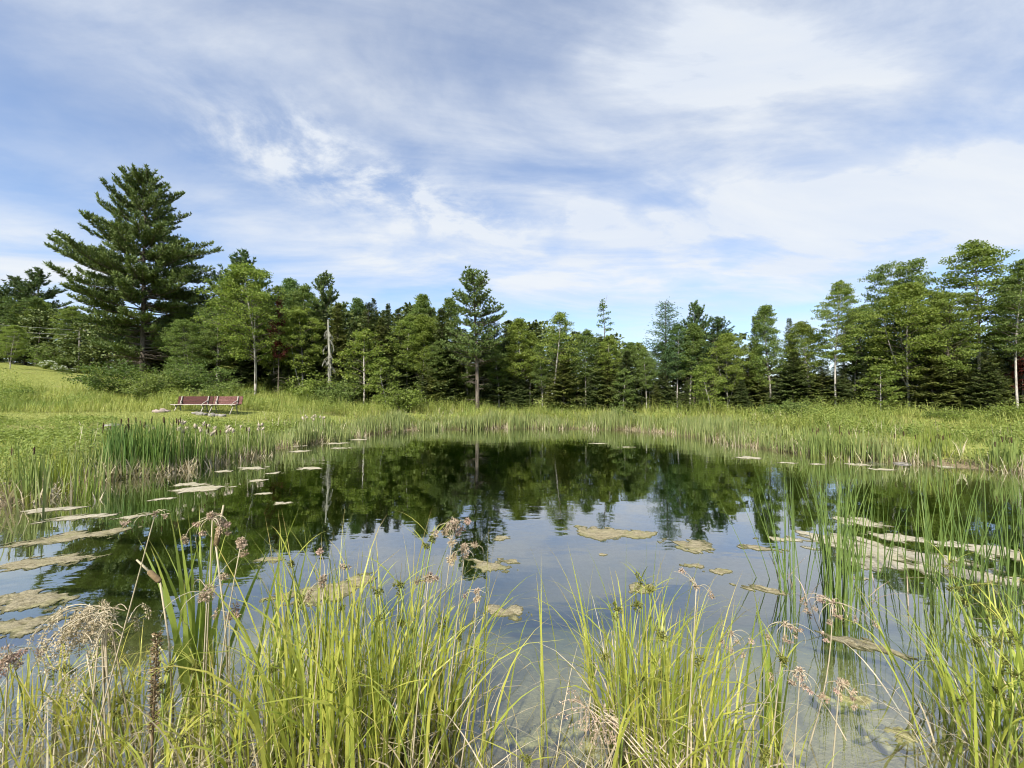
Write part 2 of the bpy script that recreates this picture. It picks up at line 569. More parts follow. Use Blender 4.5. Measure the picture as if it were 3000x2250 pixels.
gx = axis_coords(-34, 30, 0.28, 900, 26)
gy = axis_coords(-4, 40, 0.28, 900, 26)
GX, GY = np.meshgrid(gx, gy)
GD = sdist(np.stack([GX.ravel(), GY.ravel()], 1)).reshape(GX.shape)
GZ = terrain(GX, GY, GD)
nx, ny = len(gx), len(gy)
ii = (np.arange(ny - 1)[:, None] * nx + np.arange(nx - 1)[None]).reshape(-1)
g = Geo().add(np.stack([GX, GY, GZ], -1), np.stack([ii, ii + 1, ii + nx + 1, ii + nx], -1))

m_, t = mat('ground_soil')
geo = t.n('ShaderNodeNewGeometry')
pos = geo.outputs['Position']
spz = t.n('ShaderNodeSeparateXYZ', ins={0: pos})
n1 = t.noise(pos, 0.5, 6.0, 0.6)
n2 = t.noise(pos, 5.0, 6.0, 0.65)
n3 = t.noise(pos, 30.0, 4.0, 0.7)
grass = t.mixc(t.ramp(n2, 0.3, 0.7), (0.12, 0.145, 0.03, 1), (0.24, 0.25, 0.065, 1))
grass = t.mixc(t.ramp(n1, 0.56, 0.72, 0.0, 0.55), grass, (0.27, 0.23, 0.11, 1))
silt = t.mixc(t.ramp(n2, 0.3, 0.72), (0.22, 0.195, 0.10, 1), (0.30, 0.27, 0.15, 1))
silt = t.mixc(t.ramp(t.noise(pos, 1.6, 6.0, 0.65, 0.5), 0.52, 0.68, 0.0, 0.7), silt, (0.13, 0.125, 0.055, 1))
edge = t.mixc(t.ramp(n3, 0.35, 0.65), (0.10, 0.075, 0.04, 1), (0.26, 0.21, 0.13, 1))
cc = t.mixc(t.ramp(spz.outputs[2], -0.10, -0.02), silt, edge)
cc = t.mixc(t.ramp(t.m('ADD', spz.outputs[2], t.m('MULTIPLY', t.m('SUBTRACT', n2, 0.5), 0.2)), 0.06, 0.22), cc, grass)
bp = t.n('ShaderNodeBump', ins={'Height': t.m('ADD', n2, n3), 'Strength': 0.6, 'Distance': 0.04})
pb = t.n('ShaderNodeBsdfPrincipled', ins={'Base Color': cc, 'Roughness': 0.95, 'Normal': bp.outputs[0], 'Specular IOR Level': 0.1})
finish(t, pb.outputs[0])
tag(g.obj('ground', m_), kind='structure')

# water: closed body, clear surface, absorbing volume
m_, t = mat('pond_water')
tcw = t.n('ShaderNodeNewGeometry')
mp = t.n('ShaderNodeMapping', ins={'Vector': tcw.outputs['Position'], 'Scale': (0.8, 1.6, 1.0), 'Rotation': (0, 0, R(12))})
h1 = t.noise(mp.outputs[0], 1.1, 3.0, 0.5, 0.2)
h2 = t.noise(mp.outputs[0], 7.0, 2.0, 0.5)
calm = t.ramp(t.noise(tcw.outputs['Position'], 0.22, 2.0), 0.4, 0.65, 0.25, 1.0)
hh = t.m('MULTIPLY', t.m('ADD', h1, t.m('MULTIPLY', h2, 0.10)), calm)
bp = t.n('ShaderNodeBump', ins={'Height': hh, 'Strength': 0.12, 'Distance': 0.06})
lw = t.n('ShaderNodeLayerWeight', ins={'Blend': 0.5, 'Normal': bp.outputs[0]})
refl = t.m('ADD', 0.10, t.m('MULTIPLY', t.m('POWER', lw.outputs['Facing'], 2.0), 0.84))
gl = t.n('ShaderNodeBsdfGlossy', ins={'Color': (0.93, 0.95, 0.97, 1), 'Roughness': 0.015, 'Normal': bp.outputs[0]})
tr = t.n('ShaderNodeBsdfTransparent', ins={'Color': (0.93, 0.95, 0.90, 1)})
mx = t.n('ShaderNodeMixShader', ins={0: refl, 1: tr.outputs[0], 2: gl.outputs[0]})
va = t.n('ShaderNodeVolumeAbsorption', ins={'Color': (0.62, 0.72, 0.45, 1), 'Density': 1.35})
finish(t, mx.outputs[0], va.outputs[0])
x0, x1, y0, y1, zb = -12.5, 17.5, 0.6, 27.0, -2.6
wv = [(x0, y0, zb), (x1, y0, zb), (x1, y1, zb), (x0, y1, zb), (x0, y0, 0), (x1, y0, 0), (x1, y1, 0), (x0, y1, 0)]
wf = [(0, 3, 2, 1), (4, 5, 6, 7), (0, 1, 5, 4), (1, 2, 6, 5), (2, 3, 7, 6), (3, 0, 4, 7)]
tag(Geo().add(wv, wf).obj('water', m_, smooth=False), kind='structure')

# ------------------------------------------------------------------ trees
def trunk_path(H, wig, r, n=14, lean=(0, 0)):
    s = np.linspace(0, 1, n)
    a, b = r.uniform(0, 6.3, 2)
    x = wig * (np.sin(s * 4.2 + a) - math.sin(a)) * s + lean[0] * s * H
    y = wig * (np.cos(s * 3.6 + b) - math.cos(b)) * s + lean[1] * s * H
    return np.stack([x, y, s * H], 1)


def interp_path(P, s):
    k = np.linspace(0, 1, len(P))
    return np.stack([np.interp(s, k, P[:, i]) for i in range(3)], -1)


def branch(start, az_, el0, el1, L, n=5, pw=1.0):
    """Path that leaves at elevation el0 and ends at el1."""
    s = np.linspace(0, 1, n)
    e = el0 + (el1 - el0) * s ** pw
    em = 0.5 * (e[1:] + e[:-1])
    ds = L / (n - 1)
    h = np.concatenate([[0], np.cumsum(np.cos(em) * ds)])
    z = np.concatenate([[0], np.cumsum(np.sin(em) * ds)])
    return start + np.stack([h * math.cos(az_), h * math.sin(az_), z], 1)


def leaf_cloud(g, C, rad, nper, size, r, flat=0.42):
    """Clumps of leaves round the centres C."""
    n = len(C) * nper
    c = np.repeat(C, nper, 0)
    rr = np.repeat(np.broadcast_to(rad, (len(C),)), nper)
    off = rand_unit(n, r) * (r.random(n) ** 0.5 * rr)[:, None]
    off[:, 2] *= flat
    P = c + off
    D = unit(np.stack([off[:, 0], off[:, 1], -0.15 * rr], 1) + r.normal(size=(n, 3)) * 0.5 * rr[:, None])
    N = unit(np.array([0, 0, 1.0]) + r.normal(size=(n, 3)) * 0.9)
    S = unit(np.cross(D, N))
    L = size * r.uniform(0.7, 1.35, n)
    diamonds(g, P, D, S, L, L * r.uniform(0.55, 0.85, n))


def deciduous(seed, H=10.0, cb=0.35, Rm=2.3, nb=46, tr=0.10, shape='oval', nper=30, size=0.15, crad=0.55, sub=3, bare_top=False, forks=0, flat=0.42, up=0.75):
    r = np.random.default_rng(seed)
    gt, gl = Geo(), Geo()
    tp = trunk_path(H * 0.97, 0.30, r)
    sr = np.linspace(0, 1, len(tp))
    tube(gt, tp, tr * (1 - sr) ** 0.8 + 0.012, 8)
    C, CR = [], []
    for f in range(forks):
        st = interp_path(tp, 0.10 + 0.12 * f)
        pth = branch(st, r.uniform(0, 6.3), R(66), R(84), H * r.uniform(0.5, 0.62), 7)
        tube(gt, pth, np.linspace(tr * 0.6, 0.015, 7), 6)
    for i in range(nb):
        q = (i + r.random()) / nb
        s = cb + (0.985 - cb) * q
        if shape == 'oval':
            prof = math.sin(math.pi * min(1, 0.16 + 0.84 * q)) ** 0.65 if q < 0.95 else 0.3
        elif shape == 'cone':
            prof = (1 - q) ** 0.7 * 0.95 + 0.12
        elif shape == 'spread':
            prof = 0.55 + 0.45 * math.sin(math.pi * (0.15 + 0.75 * q))
        else:
            prof = 0.75 - 0.45 * q
        L = Rm * prof * r.uniform(0.65, 1.15)
        az_ = i * 2.4 + r.normal() * 0.4
        st = interp_path(tp, s)
        pth = branch(st, az_, R(r.uniform(30, 55)) * up, R(r.uniform(5, 40)) * up, L)
        b0 = tr * 0.42 * (1 - s) + 0.012
        tube(gt, pth, np.linspace(b0, 0.006, 5), 4, cap=False, t=1.0)
        C.append(pth[-1]); CR.append(crad)
        C.append(interp_path(pth, 0.68)); CR.append(crad * 0.9)
        for k in range(sub):
            s2 = r.uniform(0.35, 0.85)
            p2 = branch(interp_path(pth, s2), az_ + r.choice([-1, 1]) * r.uniform(0.5, 1.2), R(r.uniform(10, 50)) * up, R(r.uniform(-5, 25)), L * r.uniform(0.3, 0.55), 3)
            tube(gt, p2, np.linspace(b0 * 0.5, 0.005, 3), 3, cap=False, t=1.0)
            C.append(p2[-1]); CR.append(crad * r.uniform(0.6, 1.0))
    for k in range(4):
        C.append(tp[-1] + r.normal(size=3) * [0.12, 0.12, 0.2]); CR.append(crad * 0.5)
    if bare_top:
        for k in range(7):
            p2 = branch(interp_path(tp, r.uniform(0.8, 0.96)), r.uniform(0, 6.3), R(45), R(75), r.uniform(0.8, 1.7), 4)
            tube(gt, p2, np.linspace(0.02, 0.005, 4), 3, cap=False, t=1.0)
    leaf_cloud(gl, np.array(C), np.array(CR), nper, size, r, flat)
    return gt, gl, H


def spruce(seed, H=9.0, Rm=1.5, cb=0.12, whorl=0.27, per=5, tr=0.10, droop=0.35, ragged=0.2, dens=1.0, size=0.2, dead=10, flatness=0.85, wmax=0.15):
    r = np.random.default_rng(seed)
    gt, gl = Geo(), Geo()
    tp = trunk_path(H, 0.05, r)
    tube(gt, tp, tr * (1 - np.linspace(0, 1, len(tp))) ** 0.9 + 0.008, 7)
    z = cb * H
    Ps, Ds, Ls = [], [], []
    while z < H * 0.985:
        q = (z - cb * H) / (H * (1 - cb))
        L0 = Rm * ((1 - q) ** flatness) * (0.75 + 0.25 * min(1, q * 6)) + 0.06
        for k in range(per):
            L = L0 * r.uniform(1 - ragged * 1.6, 1 + ragged * 0.7)
            az_ = r.uniform(0, 2 * math.pi)
            e0 = R(8) - droop * (1 - q) + 0.5 * q
            pth = branch(interp_path(tp, min(0.999, (z + r.uniform(-0.5, 0.5) * whorl) / H)), az_, e0, e0 + 0.28, L, 5)
            if L > 0.35:
                tube(gt, pth, np.linspace(0.014 + 0.008 * L, 0.004, 5), 3, cap=False, t=1.0)
            nt = max(3, int(L / 0.13 * dens))
            s = np.linspace(0.14, 1.0, nt)
            base = interp_path(pth, s)
            for sgn in (-1, 1, 0):
                tl = (0.16 + 0.34 * L * (1 - s) ** 0.7) * r.uniform(0.7, 1.2, nt)
                if sgn == 0:
                    tl *= 0.55
                an = az_ + sgn * r.uniform(0.65, 1.15, nt)
                for m in range(2):
                    f = m / 2
                    d = unit(np.stack([np.cos(an), np.sin(an), np.full(nt, -0.18) + r.normal(size=nt) * 0.18], 1))
                    Ps.append(base + d * (tl * f)[:, None])
                    Ds.append(d)
                    Ls.append(np.maximum(size * 0.7, tl * 0.62))
        z += whorl * (0.75 + 0.5 * r.random()) * (1.0 - 0.35 * q)
    P, D, L = np.concatenate(Ps), np.concatenate(Ds), np.concatenate(Ls)
    N = unit(np.array([0, 0, 1.0]) + r.normal(size=P.shape) * 0.45)
    diamonds(gl, P, D, unit(np.cross(D, N)), L, np.clip(L * 0.5, 0.07, wmax))
    for k in range(dead):
        p2 = branch(interp_path(tp, r.uniform(0.03, max(0.06, cb * 1.1))), r.uniform(0, 6.3), R(r.uniform(-20, 15)), R(r.uniform(-35, 0)), r.uniform(0.4, 1.1), 4)
        tube(gt, p2, np.linspace(0.014, 0.004, 4), 3, cap=False)
    return gt, gl, H


def pine(seed, H, prof, cb=0.3, whorl=0.6, per=5, tr=0.2, tuft=0.27, upturn=0.75, e0=0.05, dead=12, dens=1.0, wig=0.12, nn=7):
    """White pine: long limbs that sweep up at the ends and carry plumes of needles."""
    r = np.random.default_rng(seed)
    gt, gl = Geo(), Geo()
    tp = trunk_path(H * 0.985, wig, r)
    sr = np.linspace(0, 1, len(tp))
    tube(gt, tp, tr * (1 - sr) ** 0.85 + 0.02, 9)
    C, DD = [], []
    z = cb * H
    while z < H * 0.97:
        q = z / H
        for k in range(per):
            az_ = r.uniform(0, 2 * math.pi)
            L = np.interp(q, prof[0], prof[1]) * r.uniform(0.55, 1.05)
            up = upturn * (0.55 + 0.45 * r.random())
            st = interp_path(tp, min(0.999, (z + r.normal() * 0.2) / (H * 0.985)))
            lift = e0 + 0.55 * max(0, (q - 0.55) / 0.45) + r.normal() * 0.07
            pth = branch(st, az_, lift - 0.04, lift + up, L, 7, 2.2)
            b0 = tr * 0.24 * (1 - q) + 0.02
            tube(gt, pth, np.linspace(b0, 0.008, 7), 4, cap=False, t=1.0)
            nbk = max(3, int(L / 0.26 * dens))
            for s in np.linspace(0.26, 1.0, nbk):
                bl = (0.18 + 0.30 * L * (1 - s) * 0.8 + 0.15 * L * 0.3) * r.uniform(0.6, 1.1)
                for sgn in (-1, 1):
                    a2 = az_ + sgn * r.uniform(0.35, 0.95)
                    e2 = lift + up * 0.5 * s + r.uniform(0.0, 0.45)
                    p2 = branch(interp_path(pth, s), a2, e2, e2 + 0.35, bl, 3)
                    if bl > 0.5:
                        tube(gt, p2, np.linspace(0.014, 0.004, 3), 3, cap=False, t=1.0)
                    for f in np.arange(0.35, 1.01, 0.32 / max(bl, 0.33) * 0.8):
                        C.append(interp_path(p2, min(1, f)))
                        DD.append(p2[-1] - p2[0])
        z += whorl * r.uniform(0.7, 1.25) * (1.0 if q < 0.8 else 0.7)
    for k in range(14):
        C.append(tp[-1] + np.array([r.normal() * 0.15, r.normal() * 0.15, -r.random() * 0.9 + 0.15])); DD.append(np.array([r.normal() * .4, r.normal() * .4, 1.0]))
    C, DD = np.array(C), unit(np.array(DD))
    n = len(C)
    P = np.repeat(C, nn, 0)
    D = unit(np.repeat(DD, nn, 0) * 0.7 + rand_unit(n * nn, r) * 0.85 + np.array([0, 0, 0.35]))
    L = tuft * r.uniform(0.7, 1.25, n * nn)
    diamonds(gl, P - D * 0.03, D, perp(D, r), L, L * r.uniform(0.18, 0.30, n * nn))
    for k in range(dead):
        p2 = branch(interp_path(tp, r.uniform(0.08, cb)), r.uniform(0, 6.3), R(r.uniform(-5, 25)), R(r.uniform(-30, 5)), r.uniform(0.6, 2.2) * H / 12, 5)
        tube(gt, p2, np.linspace(0.03, 0.006, 5), 4, cap=False)
        for j in range(3):
            p3 = branch(interp_path(p2, r.uniform(0.4, 0.9)), r.uniform(0, 6.3), R(-10), R(-50), r.uniform(0.3, 0.8), 3)
            tube(gt, p3, np.linspace(0.012, 0.004, 3), 3, cap=False)
    return gt, gl, H


def larch(seed, H=10.0, Rm=1.5):
    r = np.random.default_rng(seed)
    gt, gl = Geo(), Geo()
    tp = trunk_path(H, 0.08, r)
    tube(gt, tp, 0.10 * (1 - np.linspace(0, 1, len(tp))) ** 0.9 + 0.01, 7)
    Ps, Ds = [], []
    z = 0.3 * H
    while z < H * 0.98:
        q = (z / H - 0.3) / 0.7
        for k in range(5):
            L = Rm * (math.sin(math.pi * (0.3 + 0.66 * q)) ** 0.9) * r.uniform(0.55, 1.1) + 0.1
            az_ = r.uniform(0, 6.3)
            pth = branch(interp_path(tp, z / H), az_, 0.15, 0.5, L, 5)
            tube(gt, pth, np.linspace(0.02, 0.005, 5), 3, cap=False, t=1.0)
            n = int(L / 0.024)
            s = r.uniform(0.15, 1, n)
            b = interp_path(pth, s) + r.normal(size=(n, 3)) * [0.16, 0.16, 0.12]
            Ps.append(b)
            Ds.append(unit(r.normal(size=(n, 3)) + np.array([math.cos(az_), math.sin(az_), 0.1])))
        z += 0.26
    P, D = np.concatenate(Ps), np.concatenate(Ds)
    diamonds(gl, P, D, perp(D, r), r.uniform(0.14, 0.26, len(P)), r.uniform(0.035, 0.06, len(P)))
    return gt, gl, H


def snag(seed, H=5.0):
    """Dead trunk hung with grey lichen."""
    r = np.random.default_rng(seed)
    gt, gl = Geo(), Geo()
    tp = trunk_path(H, 0.10, r)
    tube(gt, tp, 0.12 * (1 - np.linspace(0, 1, len(tp))) ** 0.6 + 0.03, 7)
    Ps, Ds = [], []
    for k in range(40):
        p2 = branch(interp_path(tp, r.uniform(0.05, 0.9)), r.uniform(0, 6.3), R(r.uniform(-35, 15)), R(-80), r.uniform(0.2, 0.75), 5)
        tube(gt, p2, np.linspace(0.02, 0.005, 5), 3, cap=False, t=1.0)
        n = 22
        Ps.append(interp_path(p2, r.uniform(0.2, 1, n)))
        Ds.append(unit(r.normal(size=(n, 3)) * 0.35 + np.array([0, 0, -1.0])))
    P, D = np.concatenate(Ps), np.concatenate(Ds)
    diamonds(gl, P, D, perp(D, r), r.uniform(0.10, 0.26, len(P)), 0.035)
    return gt, gl, H


def shrub(seed, H=2.0, Rm=1.3, ns=16, nper=26, size=0.11, crad=0.3):
    r = np.random.default_rng(seed)
    gt, gl = Geo(), Geo()
    C = []
    for i in range(ns):
        az_ = i * 2.4 + r.normal() * 0.3
        e = R(r.uniform(35, 85))
        L = H / max(0.45, math.sin(e)) * r.uniform(0.6, 0.95)
        L = min(L, Rm / max(0.15, math.cos(e)), H * 1.05)
        pth = branch(np.array([r.normal() * 0.1, r.normal() * 0.1, 0.0]), az_, e, e - 0.3, L, 6)
        tube(gt, pth, np.linspace(0.025, 0.006, 6), 4, cap=False)
        for s in np.linspace(0.25, 1, 6):
            C.append(interp_path(pth, s) + r.normal(size=3) * 0.12)
            p2 = branch(interp_path(pth, s), r.uniform(0, 6.3), R(30), R(10), 0.3 * H * r.uniform(0.4, 1), 3)
            tube(gt, p2, np.linspace(0.01, 0.004, 3), 3, cap=False)
            C.append(p2[-1])
    leaf_cloud(gl, np.array(C), crad, nper, size, r, 0.7)
    return gt, gl, H


PROTO = {}


def proto(key, gen, leaf, bark):
    gt, gl, H = gen
    PROTO[key] = (gt.mesh('trunk', bark), gl.mesh('crown', leaf, smooth=False), H, gl)


proto('maple', deciduous(11, 9.5, 0.26, 2.5, 84, 0.085, 'oval', 46, size=0.125, crad=0.48, forks=2, flat=0.5), M_DEC, M_BARK_PALE)
proto('birch', deciduous(12, 10.5, 0.36, 1.95, 72, 0.075, 'oval', 40, size=0.12, crad=0.44, flat=0.5), M_DEC, M_BARK_PALE)
proto('poplar', deciduous(13, 10.0, 0.28, 1.8, 78, 0.08, 'cone', 38, size=0.115, crad=0.42, up=1.2, flat=0.55), M_DEC, M_BARK_PALE)
proto('thin', deciduous(14, 9.5, 0.42, 1.8, 46, 0.07, 'cone', 36, size=0.115, crad=0.48, sub=2, flat=0.5), M_DEC, M_BARK_PALE)
proto('bushy', deciduous(15, 10.0, 0.30, 2.6, 96, 0.11, 'spread', 46, size=0.13, crad=0.56, flat=0.26), M_DEC, M_BARK_DARK)
proto('tall', deciduous(16, 12.0, 0.38, 2.1, 74, 0.10, 'oval', 40, size=0.125, crad=0.54, bare_top=True, flat=0.24), M_DEC, M_BARK_PALE)
proto('sapling', deciduous(17, 4.0, 0.15, 1.25, 30, 0.04, 'oval', 28, size=0.12, crad=0.38, sub=2, flat=0.35), M_DEC, M_BARK_PALE)
proto('gaunt', deciduous(18, 10.5, 0.22, 1.4, 34, 0.07, 'cone', 17, size=0.13, crad=0.36, sub=2, bare_top=True), M_DEC, M_BARK_DARK)
proto('spruce', spruce(21, 9.0, 2.0, 0.10, 0.25, 6, dens=1.15), M_SPR, M_BARK_DARK)
proto('fir', spruce(22, 8.0, 1.5, 0.08, 0.21, 6, 0.09, 0.1, 0.25, dens=1.1), M_SPR, M_BARK_DARK)
proto('ragged', spruce(23, 9.0, 2.2, 0.16, 0.30, 5, 0.10, 0.45, 0.38, dead=26, dens=1.1), M_SPR, M_BARK_DARK)
proto('redspruce', spruce(24, 6.0, 1.3, 0.42, 0.26, 5, 0.08, 0.2, 0.3, dead=30), M_RED, M_BARK_DARK)
proto('pinebig', pine(31, 20.0, ([0, 0.22, 0.34, 0.46, 0.58, 0.66, 0.76, 0.86, 0.94, 1.0], [5.2, 5.6, 7.0, 7.9, 7.9, 6.3, 4.6, 3.6, 1.9, 0.3]), 0.13, 0.56, 7, 0.30, tuft=0.34, dead=40, upturn=0.62, e0=-0.03, dens=1.0, nn=7), M_PIN, M_BARK_DARK)
proto('pinemid', pine(32, 10.8, ([0, 0.38, 0.5, 0.66, 0.8, 0.92, 1.0], [2.6, 2.9, 2.7, 2.4, 1.9, 1.1, 0.2]), 0.36, 0.36, 6, 0.15, tuft=0.25, dead=12, nn=8), M_PIN, M_BARK_DARK)
proto('pineopen', pine(33, 12.0, ([0, 0.3, 0.5, 0.7, 0.85, 1.0], [3.0, 3.3, 3.2, 2.7, 1.8, 0.3]), 0.26, 0.55, 5, 0.16, tuft=0.35, dead=12, upturn=1.1, e0=0.15), M_PIN, M_BARK_DARK)
proto('larch', larch(41), M_LAR, M_BARK_DARK)
proto('snag', snag(42), M_LICHEN, M_LICHEN)
proto('shrub', shrub(51, 2.0, 1.4), M_SHR, M_BARK_DARK)
proto('shrubtall', shrub(52, 3.2, 1.5, 18, 30, 0.12, 0.36), M_SHR, M_BARK_DARK)


def plant(key, name, px, top, depth, ws=1.0, tint=(1, 1, 1), label=None, cat='tree', group=None, rz=None, wood=(1, 1, 1), crown='crown', stemname='trunk', base_z=None, H=None):
    """A copy of a kind of tree standing at photo column px and depth, as tall as its top in the photo."""
    tr_me, cr_me, H0, _ = PROTO[key]
    p = at(px, top if top else 1155, depth)
    z0 = zt(p[0], p[1]) - 0.06 if base_z is None else base_z
    h = H if H else p[2] - z0
    sc = h / H0
    root = empty(name, (p[0], p[1], z0), random.uniform(0, 6.28) if rz is None else rz)
    a = link(stemname, tr_me, root)
    b = link(crown, cr_me, root)
    root.scale = (sc * ws, sc * ws, sc)
    j = random.uniform(0.9, 1.1)
    b.color = (tint[0] * j, tint[1] * j, tint[2] * j, 1)
    a.color = (wood[0], wood[1], wood[2], 1)
    tag(root, label, cat, group)
    return root


K = 3000.0 / 2212.0
YEL, BRT, MID, DRK, BLU = (1.16, 1.10, 0.80), (1.12, 1.1, 0.85), (0.92, 0.95, 0.9), (0.62, 0.68, 0.7), (0.72, 0.85, 1.0)
# x and top in the 2212-pixel view of the photo, depth in metres
TREES = [
    ('pinebig', 'white_pine', 318, 374, 38, 0.82, (1.0, 1.0, 0.95), 'giant white pine with wide layered limbs towering over the meadow', 4.0),
    ('pinemid', 'white_pine', 1032, 585, 30.6, 1.0, (0.9, 0.93, 0.85), 'lone white pine with bare lower trunk rising above the middle of the treeline', None),
    ('pineopen', 'white_pine', 528, 548, 42, 1.1, BLU, 'dark white pine peeking out behind the leafy maple beside the giant pine', None),
    ('pineopen', 'white_pine', 708, 595, 39, 0.85, MID, 'white pine with open round crown above the lichen-hung snag', None),
    ('pineopen', 'white_pine', 1497, 657, 31, 0.85, BLU, 'dark white pine with upswept limbs next to the feathery larch', None),
    ('pinemid', 'white_pine', 1545, 690, 30, 1.1, BLU, 'lower white pine with long side limbs, right of the larch pair', None),
    ('pineopen', 'white_pine', 84, 584, 52, 1.2, DRK, 'distant dark pine standing behind the giant pine, taller of the far pair', None),
    ('pineopen', 'white_pine', 28, 600, 53, 1.2, DRK, 'distant dark pine at the frame edge, shorter of the far pair', None),
    ('maple', 'maple_tree', 556, 572, 32, 1.0, BRT, 'bright green maple with a pale forked trunk behind the red benches', None),
    ('poplar', 'poplar_tree', 632, 600, 38, 1.0, BLU, 'bluish poplar just behind the rust-red dead spruce', None),
    ('redspruce', 'dead_spruce', 604, 640, 32.2, 0.55, (0.5, 0.6, 0.7), 'dead spruce with rust-red needles beside the bright maple', None),
    ('maple', 'maple_tree', 655, 660, 33.5, 0.9, YEL, 'yellow-green maple between the red spruce and the lichen-hung snag', None),
    ('snag', 'dead_snag', 714, 690, 31.5, 0.8, (1, 1, 1), 'bare grey snag draped with pale lichen below the open pine', None),
    ('poplar', 'poplar_tree', 765, 640, 40, 0.9, BLU, 'grey-green poplar behind the dark spruces left of the middle', None),
    ('spruce', 'spruce_tree', 806, 645, 38, 0.8, (0.7, 0.75, 0.85), 'dark spruce with a tufted top left of the middle pine', None),
    ('fir', 'fir_tree', 838, 655, 35, 0.7, (0.55, 0.6, 0.65), 'narrow blackish fir spire left of the two pale poplars', None),
    ('poplar', 'poplar_tree', 906, 628, 38, 1.0, MID, 'tall pale poplar, first left of the middle pine cluster', None),
    ('poplar', 'poplar_tree', 965, 640, 36, 0.9, MID, 'slim poplar directly left of the lone middle pine', None),
    ('birch', 'birch_tree', 880, 680, 34, 1.0, BRT, 'leafy birch with twin pale stems below the tall poplars', None),
    ('sapling', 'maple_sapling', 788, 715, 31, 1.0, YEL, 'yellow-green maple sapling in front of the dark spruces', None),
    ('sapling', 'maple_sapling', 835, 775, 30.5, 1.0, BRT, 'short bright sapling at the wood edge below the blackish fir', None),
    ('maple', 'maple_tree', 410, 690, 33, 0.95, MID, 'small dense maple under the right limbs of the giant pine', None),
    ('maple', 'maple_tree', 472, 640, 34, 0.85, MID, 'green maple filling the gap between giant pine and bright maple', None),
    ('poplar', 'poplar_tree', 1130, 682, 33, 1.15, YEL, 'yellowish poplar with thin top, first right of the lone middle pine', None),
    ('thin', 'aspen_tree', 1197, 670, 31, 1.1, YEL, 'thin aspen with white trunk in the middle of the far shore', None),
    ('fir', 'fir_tree', 1221, 700, 35, 0.6, (0.6, 0.65, 0.7), 'pointed dark fir tip just behind the white-trunked aspen', None),
    ('birch', 'birch_tree', 1265, 712, 32, 1.0, MID, 'low birch between the aspen and the gaunt tall tree', None),
    ('gaunt', 'gaunt_tree', 1303, 645, 33, 0.95, (0.8, 0.9, 0.95), 'gaunt sparse tree with twisted bare top above the low birches', None),
    ('maple', 'maple_tree', 1352, 738, 31, 0.8, MID, 'rounded low maple right of the gaunt tree', None),
    ('birch', 'birch_tree', 1395, 748, 30, 0.8, MID, 'low birch with dark leaves left of the feathery larch', None),
    ('larch', 'larch_tree', 1438, 650, 31, 1.25, (0.85, 0.95, 1.0), 'feathery blue-green larch right of the middle gap', None),
    ('maple', 'maple_tree', 1570, 718, 28, 0.8, YEL, 'pale yellow-green maple in front of the larch and pine', None),
    ('fir', 'fir_tree', 1629, 682, 29, 0.6, (0.55, 0.6, 0.7), 'narrow dark fir at the right edge of the sky gap', None),
    ('poplar', 'poplar_tree', 1662, 652, 27.5, 1.0, MID, 'leafy poplar right beside the narrow dark fir', None),
    ('spruce', 'spruce_tree', 1703, 688, 28, 0.8, (0.8, 0.85, 0.9), 'dark spruce between the leafy poplar and the tall birch', None),
    ('birch', 'birch_tree', 1745, 690, 26, 1.1, YEL, 'olive birch below the bare twigs of the tall birch', None),
    ('tall', 'birch_tree', 1800, 608, 24.5, 0.8, BRT, 'tall birch with three pale stems and bare top twigs', None),
    ('bushy', 'maple_tree', 1925, 578, 26, 0.66, (0.78, 0.82, 0.7), 'big dark round-crowned maple above the right bank', None),
    ('maple', 'maple_tree', 1957, 612, 23.5, 0.9, YEL, 'yellow-green maple with a single white trunk on the right bank', None),
    ('birch', 'birch_tree', 1868, 660, 25.5, 1.1, MID, 'mid-green birch between the tall birch and the round maple', None),
    ('tall', 'maple_tree', 2105, 522, 23, 1.0, BRT, 'tallest maple with airy tiered top near the right frame edge', None),
    ('bushy', 'maple_tree', 2045, 640, 22.5, 0.7, BRT, 'broad maple crown under the tallest airy maple', None),
    ('tall', 'aspen_tree', 2188, 560, 21, 0.75, MID, 'tall pale-trunked aspen with a bare tip cut by the frame edge', None),
    ('bushy', 'maple_tree', 2260, 600, 22, 0.8, MID, 'leafy maple half outside the frame at the far right', None),
    ('spruce', 'spruce_tree', 2130, 745, 21, 1.2, (0.8, 0.8, 0.7), 'brownish spruce with dead lower limbs under the tall maples', None),
    ('redspruce', 'dead_spruce', 2205, 740, 22, 1.0, (0.55, 0.6, 0.7), 'dull rust-brown dead spruce at the right frame edge', None),
    ('maple', 'maple_tree', 25, 700, 36, 0.9, BRT, 'light green maple on the hill at the left frame edge', None),
    ('bushy', 'maple_tree', 60, 650, 47, 1.0, DRK, 'dark leafy tree behind the wires on the left hill', None),
    ('bushy', 'maple_tree', 165, 690, 46, 0.9, DRK, 'dark tree under the left limbs of the giant pine', None),
    ('birch', 'birch_tree', 1078, 735, 33, 0.9, MID, 'slender birch hugging the right side of the lone middle pine', None),
    ('birch', 'birch_tree', 945, 735, 33, 0.9, MID, 'slender leafy birch hugging the left side of the lone middle pine', None),
    ('sapling', 'maple_sapling', 1900, 790, 22.5, 1.1, BRT, 'bright green sapling against the dark wood on the right bank', None),
    ('sapling', 'maple_sapling', 1535, 790, 26.5, 1.0, BRT, 'leafy sapling at the wood edge below the pale maple', None),
    ('sapling', 'maple_sapling', 1345, 800, 29, 0.9, MID, 'low sapling at the wood edge below the rounded maple', None),
    ('maple', 'maple_tree', 1010, 720, 34.5, 0.8, MID, 'shaded maple right behind the trunk of the lone middle pine', None),
]
